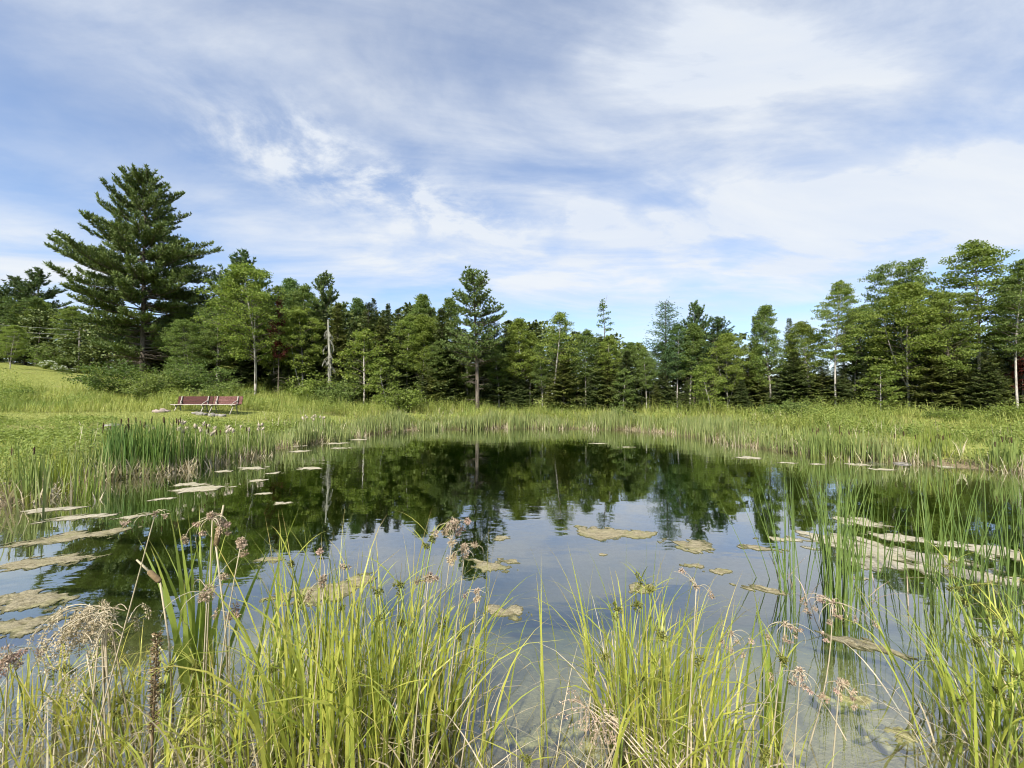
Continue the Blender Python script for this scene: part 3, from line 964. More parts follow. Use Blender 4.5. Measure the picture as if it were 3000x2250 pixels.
for key, name, x, top, dep, ws, tint, label, rz in TREES:
    wood = (1.1, 1.1, 1.1) if name in ('aspen_tree', 'birch_tree') else (1, 1, 1)
    plant(key, name, x * K, top * K, dep, ws, tint, label, 'tree', None, rz, wood)


def front(px):
    return float(np.interp(px, [-400, 0, 300, 700, 1400, 2000, 2300, 2600, 3000, 3400], [46, 44, 37, 34.5, 32.5, 29.5, 26.5, 24, 22, 20]))


SKYLINE = np.array([[-400, 600], [0, 625], [130, 665], [250, 690], [400, 670], [450, 650], [510, 620], [640, 620], [740, 655], [830, 668], [900, 655], [1000, 690],
                    [1100, 692], [1200, 702], [1260, 720], [1330, 735], [1400, 735], [1450, 705], [1540, 705], [1600, 750], [1640, 702], [1700, 698], [1760, 690], [1850, 655],
                    [1950, 625], [2050, 630], [2212, 600], [2600, 600]]) * K
# second rank of conifers and leafy trees filling the wood edge
ZONES = [(150, 'behind the wires on the hill'), (330, 'under the left limbs of the giant pine'), (520, 'behind the giant pine'), (700, 'behind the bright maple'), (870, 'between red spruce and grey snag'),
         (1040, 'between the grey snag and the blackish fir'), (1220, 'behind the twin-stemmed birch'), (1380, 'left of the lone middle pine'), (1540, 'right of the lone middle pine'),
         (1700, 'around the white-trunked aspen'), (1880, 'beside the gaunt sparse tree'), (2020, 'around the feathery larch'), (2180, 'behind the pale yellow-green maple'), (2330, 'beside the leafy poplar'),
         (2500, 'around the three-stemmed tall birch'), (2680, 'under the round dark maple'), (2850, 'under the tallest airy maple'), (9999, 'at the right frame edge')]


def zone(px):
    return next(z_ for lim, z_ in ZONES if px < lim)


def tone(c):
    return 'olive' if c[0] > 1.1 else ('bluish' if c[2] > c[0] + 0.05 else 'dark')


for i, px in enumerate(np.arange(-70, 3090, 38)):
    px = px + random.uniform(-16, 16)
    sky_y = float(np.interp(px, SKYLINE[:, 0], SKYLINE[:, 1]))
    top = sky_y + random.choice([-12, 5, 25, 50, 100])
    kd = random.choice(['spruce', 'ragged', 'fir', 'spruce', 'poplar', 'birch', 'thin'])
    dep = front(px) + random.uniform(0.3, 3.0)
    if px > 2150:
        kd = random.choice(['spruce', 'ragged', 'spruce', 'ragged', 'thin', 'poplar'])
        top = sky_y + (random.choice([90, 150, 210]) if kd in ('spruce', 'ragged') else random.choice([10, 50]))
    if px < 520:
        dep += 4
    size_ = 'tall' if top < sky_y + 20 else ('mid-sized' if top < sky_y + 90 else 'low')
    leafy = kd in ('birch', 'thin', 'poplar')
    c_ = random.choice([MID, YEL, BRT, BLU] if leafy else [MID, (0.75, 0.8, 0.9), (1.15, 1.05, 0.85)])
    lab = '%s %s %s half hidden %s' % (size_, tone(c_), 'leafy birch' if leafy else 'spruce', zone(px))
    plant(kd, 'birch_tree' if leafy else 'spruce_tree', px, top, dep, random.uniform(0.8, 1.1) if leafy else random.uniform(1.0, 1.35), c_, lab, 'tree', lab + ' group')
# young spruces along the very edge of the wood
for i, px in enumerate(np.arange(540, 3060, 62)):
    px = px + random.uniform(-22, 22)
    dep = front(px) + random.uniform(-0.9, 0.9)
    h = random.uniform(2.0, 4.6)
    if abs(px - 1400) < 60:
        continue
    kd = random.choice(['spruce', 'ragged', 'fir'])
    c_ = random.choice([MID, (0.8, 0.85, 0.9), (1.15, 1.05, 0.85)])
    lab = '%s %s young spruce at the wood foot %s' % ('taller' if h > 3.2 else 'short', tone(c_), zone(px))
    plant(kd, 'young_spruce', px, None, dep, random.uniform(1.4, 1.9), c_, lab, 'tree', lab + ' group', H=h)

# the deep wood behind: one mass
g = Geo()
gtk = Geo()
lowp = [spruce(61 + k, 8.0, 2.6, 0.02, 0.40, 5, 0.1, 0.35, 0.3, dens=0.38, size=0.55, dead=4, wmax=0.34, flatness=0.6) for k in range(3)]
lowp.append(deciduous(66, 9.0, 0.08, 2.8, 34, 0.1, 'spread', 16, size=0.38, crad=0.8, sub=2))
for i, px in enumerate(np.arange(-420, 3500, 68)):
    for row in range(3):
        x = px + random.uniform(-25, 25)
        dep = front(x) + (3.8, 8.0, 13.0)[row] + random.uniform(-1.0, 1.5)
        sky_y = float(np.interp(x, SKYLINE[:, 0], SKYLINE[:, 1]))
        top = sky_y + random.choice([5, 30, 60, 100])
        if 1360 * K < x < 1470 * K or 1560 * K < x < 1640 * K:
            top += 60
        if x > 2250:
            top += 120
        p = at(x, top, dep)
        z0 = zt(p[0], p[1])
        a_, b_, H0 = lowp[random.choice([0, 0, 1, 1, 2, 3])]
        hh0 = max(2.5, p[2] - z0)
        sc = np.array([max(hh0 / H0, 0.75), max(hh0 / H0, 0.75), hh0 / H0])
        an = random.uniform(0, 6.28)
        rot = np.array([[math.cos(an), -math.sin(an), 0], [math.sin(an), math.cos(an), 0], [0, 0, 1]])
        g.add((np.concatenate(b_.V) @ rot.T) * sc + np.array([p[0], p[1], z0]), np.concatenate(b_.F))
        gtk.add((a_.V[0] @ rot.T) * sc + np.array([p[0], p[1], z0]), a_.F[0])
root = empty('background_woods', (0, 45, zt(0, 45)))
wc = g.mesh('foliage', M_SPR, smooth=False)
for nm, me in (('foliage', wc), ('trunks', gtk.mesh('trunks', M_BARK_DARK))):
    o = link(nm, me, root)
    o.matrix_parent_inverse = root.matrix_basis.inverted()
    o['kind'] = 'stuff'
tag(root, 'deep dark mixed wood filling the space behind the front trees', 'woods', None, 'stuff')

# shrubs at the wood's edge and on the hill: x, top (2212 view), depth, kind, width, tint, label
SHRUBS = [
    ('shrubtall', 'leafy_shrub', 318, 800, 26.5, 1.35, (1.1, 1.05, 1.0), 'rounded pale green shrub at the foot of the giant pine'),
    ('shrubtall', 'leafy_shrub', 252, 772, 28, 1.25, (0.62, 0.72, 0.6), 'dark viburnum shrub below the giant pine'),
    ('shrubtall', 'leafy_shrub', 372, 785, 27.5, 1.0, MID, 'small green shrub between the pale round shrub and the maple'),
    ('shrubtall', 'leafy_shrub', 425, 770, 29, 1.1, (0.8, 0.9, 0.8), 'dense dark shrub behind the red bench'),
    ('shrub', 'leafy_shrub', 480, 818, 28, 1.2, MID, 'low shrub behind the faded bench'),
    ('shrub', 'leafy_shrub', 30, 835, 24, 1.9, (0.9, 1.0, 0.8), 'wide low shrub in the tall grass at the left frame edge'),
    ('shrub', 'leafy_shrub', 12, 795, 36, 1.3, (0.62, 0.75, 0.6), 'dark clipped shrub on the mown hillside'),
    ('shrubtall', 'leafy_shrub', 120, 745, 43, 1.5, MID, 'tall green shrub behind the white hydrangeas'),
    ('shrub', 'leafy_shrub', 185, 790, 40, 1.5, BRT, 'low bright shrub on the hill beside the white hydrangeas'),
    ('shrub', 'leafy_shrub', 680, 808, 30.5, 1.2, BRT, 'bright shrub at the base of the lichen-hung snag'),
    ('shrub', 'leafy_shrub', 735, 815, 30, 1.1, MID, 'green shrub right of the lichen-hung snag'),
    ('shrub', 'leafy_shrub', 870, 830, 29.5, 1.1, BRT, 'bright shrub in front of the twin-stemmed birch'),
    ('shrub', 'leafy_shrub', 1340, 872, 25, 0.9, MID, 'small dark bush rising from the far reeds right of the middle'),
    ('shrub', 'leafy_shrub', 1730, 862, 22, 1.0, MID, 'green bush in the meadow below the olive birch'),
    ('shrub', 'leafy_shrub', 1680, 868, 23.5, 1.2, (0.8, 0.9, 0.8), 'low dull bush in the meadow under the dark spruce'),
    ('shrub', 'leafy_shrub', 2055, 880, 18.5, 1.2, BRT, 'low bush on the right bank below the broad maple'),
    ('shrub', 'leafy_shrub', 2165, 872, 18.5, 1.3, BRT, 'low bush at the foot of the frame-edge aspen'),
    ('shrub', 'leafy_shrub', 2010, 885, 19.5, 1.0, MID, 'small bush left of the low bank bushes under the maples'),
]
for key, name, x, top, dep, ws, tint, label in SHRUBS:
    plant(key, name, x * K, top * K, dep, ws, tint, label, 'shrub', None, None, (1, 1, 1), 'crown', 'stems')

# white hydrangeas on the hill
for x, y, dep, wd, label in ((103, 778, 41, 1.0, 'hydrangea in white bloom on the hill, nearest the frame edge'), (128, 788, 40, 1.1, 'hydrangea in white bloom on the hill, middle one'),
                             (158, 795, 39.5, 1.2, 'hydrangea in white bloom on the hill, nearest the giant pine')):
    s = plant('shrub', 'hydrangea_shrub', x * K, y * K, dep, wd, BRT, label, 'shrub', None, None, (1, 1, 1), 'crown', 'stems')
    gf = Geo()
    rr = np.random.default_rng(int(x))
    C = rand_unit(40, rr) * [1.25, 1.25, 0.8] + [0, 0, 1.15]
    leaf_cloud(gf, C[C[:, 2] > 0.7], 0.17, 30, 0.10, rr, 0.8)
    gf.obj('blossoms', M_WHITEFL, s, False)

# ------------------------------------------------------------------ benches, stones, wires
def box(g, c, s, rot=None):
    c = np.array(c, float)
    hx, hy, hz = np.array(s, float) / 2
    V = np.array([(-hx, -hy, -hz), (hx, -hy, -hz), (hx, hy, -hz), (-hx, hy, -hz), (-hx, -hy, hz), (hx, -hy, hz), (hx, hy, hz), (-hx, hy, hz)])
    if rot is not None:
        V = V @ rot.T
    g.add(V + c, [(0, 3, 2, 1), (4, 5, 6, 7), (0, 1, 5, 4), (1, 2, 6, 5), (2, 3, 7, 6), (3, 0, 4, 7)])


def rotx(a):
    return np.array([[1, 0, 0], [0, math.cos(a), -math.sin(a)], [0, math.sin(a), math.cos(a)]])


def bench(pxa, pxb, py, dep, wdt, mat_, label, rz):
    c = at((pxa + pxb) / 2, py, dep)
    z0 = c[2]
    root = empty('park_bench', (c[0], c[1], z0), rz)
    back = rotx(R(-12))
    for k in range(3):                                   # three backrest boards, each its own piece
        g = Geo()
        box(g, (0, 0.24 + k * 0.030, 0.47 + k * 0.142), (wdt, 0.035, 0.136), back)
        g.obj('backrest_board', mat_, root, False)
    for k in range(3):
        g = Geo()
        box(g, (0, -0.20 + k * 0.145, 0.40), (wdt, 0.135, 0.04))
        g.obj('seat_board', mat_ if k else M_GREYWOOD, root, False)
    for s in (-1, 1):
        x = s * (wdt / 2 - 0.22)
        g = Geo()
        box(g, (x, 0.205, 0.60), (0.045, 0.045, 0.48), back)
        g.obj('back_post', M_GREYWOOD, root, False)
        g = Geo()
        tube(g, [(x, 0.16, 0.60), (x - s * 0.12, -0.05, 0.43)], 0.022, 6)
        g.obj('brace', M_GREYWOOD, root)
        for f in (-1, 1):
            g = Geo()
            tube(g, [(x, f * 0.08, 0.38), (x - 0.05, f * 0.30, -0.12)], 0.026, 8)
            g.obj('leg', M_GREYWOOD if f < 0 else M_STEEL, root)
        g = Geo()
        box(g, (x, -0.03, 0.355), (0.05, 0.50, 0.045))
        g.obj('seat_rail', M_GREYWOOD, root, False)
    tag(root, label, 'bench')
    return root


bench(511, 612.5, 1207, 21.6, 1.82, M_REDWOOD, 'red wooden bench with dark glossy boards and pale posts', R(1.5))
bench(613.5, 701, 1207, 21.6, 1.56, M_REDFADED, 'faded pinkish-red wooden bench with peeling paint', R(-1.5))


def rock(x, y, z, sx, sy, sz, mat_, label, seed, group=None):
    r = np.random.default_rng(seed)
    nu, nv = 12, 7
    V = []
    ph = r.uniform(0, 6.3, 6)
    for j in range(nv + 1):
        th = math.pi * j / nv
        for i in range(nu):
            a = 2 * math.pi * i / nu
            d = np.array([math.sin(th) * math.cos(a), math.sin(th) * math.sin(a), math.cos(th)])
            k = 1 + 0.16 * math.sin(3 * d[0] + ph[0] + 2 * d[1]) + 0.12 * math.sin(5 * d[1] + ph[1]) + 0.1 * math.sin(6 * d[2] + 4 * d[0] + ph[2])
            dd = np.sign(d) * np.abs(d) ** 0.8
            V.append(dd * k * [sx, sy, sz])
    F = [[j * nu + i, j * nu + (i + 1) % nu, (j + 1) * nu + (i + 1) % nu, (j + 1) * nu + i] for j in range(nv) for i in range(nu)]
    g = Geo().add(V, np.array(F)[:, ::-1])
    o = g.obj('stone', mat_)
    o.location = (x, y, z)
    o.rotation_euler = (0, 0, r.uniform(0, 6.3))
    return tag(o, label, 'stone', group)


for i, (px, dep, s, m__, lab) in enumerate([
        (572, 20.9, 0.20, M_ROCK, 'whitish flat stone under the red bench, nearest its middle'), (588, 20.8, 0.26, M_ROCK, 'whitish flat stone under the red bench beside the joint'),
        (600, 20.9, 0.20, M_ROCK, 'small whitish stone where the two benches meet'), (622, 20.8, 0.30, M_ROCK, 'largest whitish stone under the faded bench'),
        (636, 20.9, 0.22, M_ROCK, 'middle whitish stone under the faded bench'), (650, 20.9, 0.24, M_ROCK, 'whitish stone under the faded bench, farthest from the red one'),
        (455, 20.9, 0.22, M_ROCKP, 'pinkish stone at the outer end of the pile beside the red bench'), (470, 20.7, 0.28, M_ROCKP, 'biggest pinkish stone of the pile beside the red bench'),
        (487, 20.9, 0.22, M_ROCKP, 'pinkish stone of the pile closest to the red bench'), (478, 21.2, 0.26, M_ROCKP, 'pinkish stone at the back of the pile beside the red bench')]):
    p = at(px, 1207, dep)
    rock(p[0], p[1], zt(p[0], p[1]) + 0.05, s * 0.75, s * 0.6, s * 0.4, m__, lab, 300 + i)
for i, (px, py, s, lab) in enumerate([(300, 1268, 0.2, 'pale flat stone in the grass behind the tall cattails, nearest the frame edge'), (330, 1262, 0.24, 'pale flat stone in the grass directly behind the tall cattails'),
                                      (2560, 1300, 0.16, 'long pale stone on the right bank behind the reeds'), (2640, 1303, 0.12, 'shorter pale stone on the right bank beside the long one')]):
    p = ground(px, py, 0.55)
    rock(p[0], p[1], zt(p[0], p[1]) + 0.08, s * 1.6, s, s * 0.35, M_ROCK, lab, 330 + i)

# overhead wires and their pole on the hill
pole = at(234, 965, 43)
zb_ = zt(pole[0], pole[1])
root = empty('utility_pole', (pole[0], pole[1], zb_))
g = Geo()
hp = pole[2] - zb_
tube(g, [(0, 0, -0.2), (0, 0, hp * 0.5), (0, 0, hp + 0.2)], [0.085, 0.08, 0.075], 10)
g.obj('post', M_POLE, root)
g = Geo()
box(g, (0, 0, hp - 0.15), (1.3, 0.08, 0.08))
g.obj('crossarm', M_POLE, root, False)
tag(root, 'thin grey utility pole in front of the dark trees on the hill', 'pole')
for k, (dy_, lab) in enumerate(((0.0, 'uppermost overhead wire crossing the dark trees on the hill'), (-0.55, 'middle overhead wire crossing the dark trees on the hill'), (-0.95, 'lowest overhead wire crossing the dark trees on the hill'))):
    a = at(-500, 865 + k * 26, 38)
    b = pole + np.array([(-0.6 + 0.6 * k), 0, -0.05 + dy_])
    s = np.linspace(0, 1, 14)
    path = a[None] * (1 - s)[:, None] + b[None] * s[:, None]
    path[:, 2] -= 0.9 * np.sin(np.pi * s) * 0.7
    g = Geo()
    tube(g, path, 0.011, 5)
    tag(g.obj('overhead_wire', M_STEEL), lab, 'wire')

# ------------------------------------------------------------------ meadow, lawn and reeds
LAWN_LINE = np.array([(-36, 16.0), (-24, 18.0), (-16.5, 20.6), (-11.0, 23.2)])
HILL_LAWN = np.array([(-62, 25.5), (-31, 28.0), (-29.5, 31), (-36, 37), (-46, 42), (-64, 47)])


def in_poly(Q, poly):
    ins = np.zeros(len(Q), bool)
    for a, b in zip(poly, np.roll(poly, -1, 0)):
        cr = ((a[1] > Q[:, 1]) != (b[1] > Q[:, 1]))
        xi = a[0] + (Q[:, 1] - a[1]) / (b[1] - a[1] + 1e-12) * (b[0] - a[0])
        ins ^= cr & (Q[:, 0] < xi)
    return ins


def line_dist(Q, line):
    best = np.full(len(Q), 1e9)
    for a, b in zip(line[:-1], line[1:]):
        e = b - a
        tt = np.clip(((Q - a) @ e) / (e @ e), 0, 1)
        best = np.minimum(best, np.linalg.norm(Q - a - tt[:, None] * e, axis=1))
    return best


def lawn_mask(Q):
    wv_ = 0.25 * np.sin(Q[:, 0] * 1.7) + 0.2 * np.sin(Q[:, 1] * 2.3)
    return (line_dist(Q, LAWN_LINE) < 1.55 + wv_) | in_poly(Q, HILL_LAWN)


def visible(Q, margin=1.12):
    """Inside a cone a little wider than the frame."""
    return (Q[:, 1] > 0.5) & (np.abs(Q[:, 0]) < Q[:, 1] * 1.25 * margin + 0.8)


def treeline_ok(Q):
    px = Q[:, 0] / np.maximum(Q[:, 1], 0.1) * FPX + CXP
    fr = np.interp(px, [-400, 0, 300, 700, 1400, 2000, 2300, 2600, 3000, 3400], [46, 44, 37, 34.5, 32.5, 29.5, 26.5, 24, 22, 20])
    return Q[:, 1] < fr + 2.5


def scatter(n, x0, x1, y0, y1):
    return np.stack([rng.uniform(x0, x1, n), rng.uniform(y0, y1, n)], 1)


def patch(Q, sx, sy, ph):
    return np.sin(Q[:, 0] * sx + ph) * np.sin(Q[:, 1] * sy + ph * 1.7) + 0.6 * np.sin(Q[:, 0] * sx * 2.3 + Q[:, 1] * sy * 1.9 + ph)


def vnoise(x, y, seed):
    """Smooth value noise on the plane."""
    r = np.random.default_rng(seed)
    tab = r.random((64, 64))
    xi, yi = np.floor(x).astype(int), np.floor(y).astype(int)
    fx, fy = x - xi, y - yi
    fx, fy = fx * fx * (3 - 2 * fx), fy * fy * (3 - 2 * fy)
    c = lambda i, j: tab[(xi + i) % 64, (yi + j) % 64]
    return (c(0, 0) * (1 - fx) + c(1, 0) * fx) * (1 - fy) + (c(0, 1) * (1 - fx) + c(1, 1) * fx) * fy


def fbm(x, y, seed, octs=4):
    s, a = 0.0, 0.5
    for k in range(octs):
        s = s + a * (vnoise(x * 2 ** k + 7.3 * k, y * 2 ** k + 3.1 * k, seed + k) - 0.5)
        a *= 0.6
    return s


# meadow grass, weighted so that near ground is denser
n = 330000
Q = scatter(n, -50, 34, 3, 46)
keep = visible(Q) & treeline_ok(Q) & (rng.random(n) < np.clip(14 / (Q[:, 1] + 1), 0.3, 1))
Q = Q[keep]
d = sdist(Q)
lm = lawn_mask(Q)
keep = (d > 0.5) & ~lm
Q, d = Q[keep], d[keep]
z = terrain(Q[:, 0], Q[:, 1], d)
B = np.column_stack([Q, z - 0.02])
n = len(B)
pt = patch(Q, 0.55, 0.7, 1.0)
hgt = 0.40 + 0.18 * pt + 0.18 * sstep(Q[:, 1], 14, 28)
hgt = np.clip(hgt, 0.18, 0.85) * rng.uniform(0.6, 1.25, n)
left_bank = (Q[:, 0] < -6) & (Q[:, 1] < 20) & (line_dist(Q, LAWN_LINE) < 9)
hgt[left_bank] *= 0.42
shelf = (Q[:, 0] > 7.5) & (Q[:, 1] < 16)
hgt[shelf] *= 0.7
tuft = fbm(Q[:, 0] * 1.1 + 20, Q[:, 1] * 1.1 + 31, 9, 3)
hgt *= np.clip(1.0 + 2.4 * tuft, 0.3, 2.0)
behind = (Q[:, 0] < -9) & (Q[:, 1] > 18.5) & (line_dist(Q, LAWN_LINE) < 7) & ~left_bank
hgt[behind] = np.maximum(hgt[behind], 0.45) * 1.2
bank = left_bank | (shelf & (tuft > 0))
phi_, th_, bd_, wd_ = rng.uniform(0, 6.3, n), rng.uniform(0, 0.35, n), rng.uniform(0.2, 1.3, n), rng.uniform(0.008, 0.018, n) * (0.8 + Q[:, 1] / 30)
g = Geo()
blades(g, B[bank], phi_[bank], th_[bank] * 2, bd_[bank] * 1.3, hgt[bank], wd_[bank], 3)
o = g.obj('bank_grass', M_MEAD, None, False)
o.color = (0.66, 0.76, 0.72, 1)
tag(o, 'low dull green grass and weeds on the pond banks', 'grass', None, 'stuff')
g = Geo()
nb_ = ~bank
blades(g, B[nb_], phi_[nb_], th_[nb_], bd_[nb_], hgt[nb_], wd_[nb_], 3)
tag(g.obj('meadow_grass', M_MEAD, None, False), 'tall yellow-green meadow grass around the pond', 'grass', None, 'stuff')
# herbs, ferns and goldenrod in the meadow
left_bank = (Q[:, 0] < -6) & (Q[:, 1] < 20) & (line_dist(Q, LAWN_LINE) < 9)
sel = (pt + rng.normal(size=n) * 0.6 + 0.5 * left_bank > 0.55) & (Q[:, 1] > 8)
Bh = B[sel][: 30000]
hh_ = hgt[sel][: 30000]
g = Geo()
k = 7
P = np.repeat(Bh, k, 0)
f = np.tile(np.linspace(0.35, 1.15, k), len(Bh))
P = P + np.column_stack([rng.normal(size=len(P)) * 0.09, rng.normal(size=len(P)) * 0.09, f * np.repeat(hh_, k) * 0.95])
D = unit(rng.normal(size=P.shape) * [1, 1, 0.35] + np.array([0, 0, 0.1]))
N = unit(np.array([0, 0, 1.0]) + rng.normal(size=P.shape) * 0.4)
diamonds(g, P, D, unit(np.cross(D, N)), rng.uniform(0.06, 0.14, len(P)), rng.uniform(0.03, 0.055, len(P)))
tag(g.obj('meadow_herbs', M_HERB, None, False), 'broad-leaved weeds and ferns mixed through the meadow', 'weeds', None, 'stuff')
# dry stalks in the meadow and along the banks
n = 14000
Q = scatter(n, -24, 26, 4, 30)
d = sdist(Q)
pt = patch(Q, 0.9, 1.1, 2.0)
keep = visible(Q) & treeline_ok(Q) & (d > -0.15) & (d < 7) & ~lawn_mask(Q) & (pt > 0.35)
Q, d = Q[keep], d[keep]
B = np.column_stack([Q, terrain(Q[:, 0], Q[:, 1], d) - 0.02])
n = len(B)
g = Geo()
blades(g, B, rng.uniform(0, 6.3, n), rng.uniform(0, 0.6, n), rng.uniform(0.2, 1.6, n), rng.uniform(0.3, 0.85, n), rng.uniform(0.010, 0.02, n), 4)
tag(g.obj('dry_grass', M_DRY, None, False), 'dry straw-coloured stalks scattered along the banks', 'grass', None, 'stuff')
# short lawn
n = 260000
Q = np.concatenate([scatter(n // 2, -38, -8, 14, 26), scatter(n // 2, -62, -26, 25, 47)])
keep = lawn_mask(Q) & visible(Q)
Q = Q[keep]
d = sdist(Q)
B = np.column_stack([Q, terrain(Q[:, 0], Q[:, 1], d) - 0.01])
n = len(B)
g = Geo()
blades(g, B, rng.uniform(0, 6.3, n), rng.uniform(0.1, 0.7, n), rng.uniform(0.1, 0.8, n), rng.uniform(0.05, 0.12, n), rng.uniform(0.015, 0.03, n), 1)
tag(g.obj('lawn_grass', M_LAWN, None, False), 'short mown grass of the path and the hillside', 'grass', None, 'stuff')

# cattail bed along the far and side shores
n = 150000
Q = scatter(n, -13, 16, 6.5, 28)
d = sdist(Q)
wid = 1.5 + 0.5 * np.sin(Q[:, 0] * 0.8) + 0.9 * sstep(Q[:, 1], 15, 22)
right = Q[:, 0] > 6
thin_ = rng.random(n) < np.where(right & (Q[:, 1] < 11.6), 0.12, 1.0)
leftnear = (Q[:, 0] < -6) & (Q[:, 1] < 9.2)
keep = (d > -0.45 + 0.25 * np.sin(Q[:, 0] * 2.7 + Q[:, 1])) & (d < wid) & visible(Q) & thin_ & (rng.random(n) < np.where(leftnear, 0.10, np.where((Q[:, 0] < -6.5) & (Q[:, 1] < 16), 0.25, 0.85))) & (fbm(Q[:, 0] * 2.2 + 40, Q[:, 1] * 2.2 + 17, 5, 3) + rng.normal(size=n) * 0.07 > 0.0)
Q, d = Q[keep][:17000], d[keep][:17000]
bedtone = fbm(Q[:, 0] * 0.7 + 3, Q[:, 1] * 0.7 + 9, 15, 3)
zb2 = np.maximum(terrain(Q[:, 0], Q[:, 1], d), -0.5)
B = np.column_stack([Q, zb2 - 0.03])
n = len(B)
g = Geo()
hv = (0.80 + 0.24 * patch(Q, 0.9, 0.7, 2.2)) * rng.uniform(0.7, 1.15, n) - zb2
blades(g, B, rng.uniform(0, 6.3, n), rng.uniform(0, 0.16, n), np.abs(rng.normal(size=n)) * 0.28, hv, rng.uniform(0.018, 0.034, n) * (0.75 + Q[:, 1] / 40), 4, 2.2, rng.uniform(-1, 1, n))
tag(g.obj('cattail_bed', M_BED, None, False), 'long bed of green cattails lining the far shore', 'reeds', None, 'stuff')
# dead straw at the waterline
n = 60000
Q = scatter(n, -13, 16, 6.5, 28)
d = sdist(Q)
keep = (d > -0.45) & (d < 0.9) & (rng.random(n) < np.exp(-np.maximum(d, 0) * 2.0)) & visible(Q) & (patch(Q, 1.9, 1.7, 1.0) > -0.1)
Q, d = Q[keep][:10000], d[keep][:10000]
B = np.column_stack([Q, np.maximum(terrain(Q[:, 0], Q[:, 1], d), -0.25)])
n = len(B)
g = Geo()
blades(g, B, rng.uniform(0, 6.3, n), rng.uniform(0.0, 1.0, n), rng.uniform(0.0, 1.2, n), rng.uniform(0.2, 0.75, n), rng.uniform(0.012, 0.024, n), 3)
tag(g.obj('dead_straw', M_DRY, None, False), 'dead bleached cattail straw at the waterline', 'straw', None, 'stuff')


def spindle(g, c, axis, L, rad, sides=7, blunt=True):
    c, axis = np.array(c, float), unit(np.array(axis, float))
    prof = [(0, 0.35), (0.06, 0.85), (0.2, 1.0), (0.8, 1.0), (0.95, 0.8), (1.0, 0.3)] if blunt else [(0, 0.15), (0.2, 0.7), (0.5, 1.0), (0.8, 0.7), (1.0, 0.1)]
    tube(g, [c + axis * L * s for s, _ in prof], [rad * k for _, k in prof], sides)


def cattail_clump(px, py, rx, ry, nleaf, hgt, label, heads=0, fluff=0, dead=0, seed=1, tint=(1, 1, 1), wd=0.02, headz=None, spread=0.14):
    r = np.random.default_rng(seed)
    c = ground(px, py)
    root = empty('cattail_clump', (c[0], c[1], 0.0))
    q = r.normal(size=(nleaf, 2)) * [rx * 0.5, ry * 0.5]
    q = np.clip(q, [-rx, -ry], [rx, ry])
    zz = np.minimum(terrain(q[:, 0] + c[0], q[:, 1] + c[1]), 0.35)
    B = np.column_stack([q, np.maximum(zz, -0.5)])
    g = Geo()
    blades(g, B, r.uniform(0, 6.3, nleaf), r.uniform(0, spread, nleaf), np.abs(r.normal(size=nleaf)) * 0.22, hgt * r.uniform(0.68, 1.12, nleaf) - np.minimum(zz, 0), r.uniform(0.7, 1.25, nleaf) * wd, 6, 2.4, r.uniform(-1.2, 1.2, nleaf))
    o = g.obj('leaves', M_CAT, root, False)
    o.color = (*tint, 1)
    if dead:
        q = r.normal(size=(dead, 2)) * [rx * 0.6, ry * 0.4] + [0.1, -ry * 0.9]
        zz = np.minimum(terrain(q[:, 0] + c[0], q[:, 1] + c[1]), 0.35)
        g = Geo()
        blades(g, np.column_stack([q, np.maximum(zz, -0.15)]), r.uniform(0, 6.3, dead), r.uniform(0.05, 0.7, dead), r.uniform(0.0, 1.3, dead), r.uniform(0.25, 0.7, dead), r.uniform(0.018, 0.035, dead), 4)
        g.obj('dead_leaves', M_DRY, root, False)
    for k in range(heads + fluff):
        x, y = r.normal() * rx * 0.55, r.normal() * ry * 0.4
        zb_ = min(zt(x + c[0], y + c[1]), 0.3)
        h = (headz or hgt) * r.uniform(0.84, 1.04)
        lx, ly = r.normal() * 0.05, r.normal() * 0.05
        st = Geo()
        tube(st, [(x, y, zb_), (x + lx * 0.4, y + ly * 0.4, h * 0.5), (x + lx, y + ly, h)], [0.007, 0.006, 0.004], 5)
        so = st.obj('flower_stem', M_RUSH if k < heads else M_DRY, root)
        gh = Geo()
        if k < heads:
            spindle(gh, (x + lx * 0.95, y + ly * 0.95, h - 0.20), (lx, ly, 1), 0.15, 0.014)
            gh.obj('seed_head', M_DARKHEAD, so)
        else:
            rr = 0.032 * r.uniform(0.8, 1.4)
            spindle(gh, (x + lx, y + ly, h - 0.10), (r.normal() * 0.3, r.normal() * 0.3, 1), 0.11 * r.uniform(0.8, 1.4), rr, 8, False)
            p0 = np.array([x + lx, y + ly, h - 0.04]) + rand_unit(40, r) * [rr, rr, 0.05]
            dd = rand_unit(40, r)
            diamonds(gh, p0, dd, perp(dd, r), 0.035, 0.014)
            gh.obj('seed_head', M_FLUFF, so)
    tag(root, label, 'reeds')
    return root


cattail_clump(360, 1392, 0.42, 0.45, 220, 1.42, 'tall dense cattail clump with dark heads at the outer end of the left stand', 12, 0, 70, 1, (0.62, 0.8, 0.75))
cattail_clump(450, 1385, 0.48, 0.45, 260, 1.48, 'tallest bright green cattail clump in the middle of the left stand', 12, 0, 90, 2, (0.72, 0.88, 0.75))
cattail_clump(545, 1372, 0.45, 0.5, 170, 1.25, 'cattail clump with pale straw at its foot beside the tallest one', 4, 9, 220, 3, (0.8, 0.92, 0.8))
cattail_clump(640, 1352, 0.55, 0.5, 170, 1.05, 'cattail clump topped with white fluffy heads below the benches', 2, 14, 130, 4)
cattail_clump(740, 1334, 0.55, 0.5, 150, 1.0, 'lower cattail clump with a few fluffy heads at the inner end of the left stand', 4, 6, 120, 5)
cattail_clump(930, 1285, 0.9, 0.7, 160, 1.05, 'far cattail clump flecked with white heads before the shore bend', 2, 14, 20, 6)
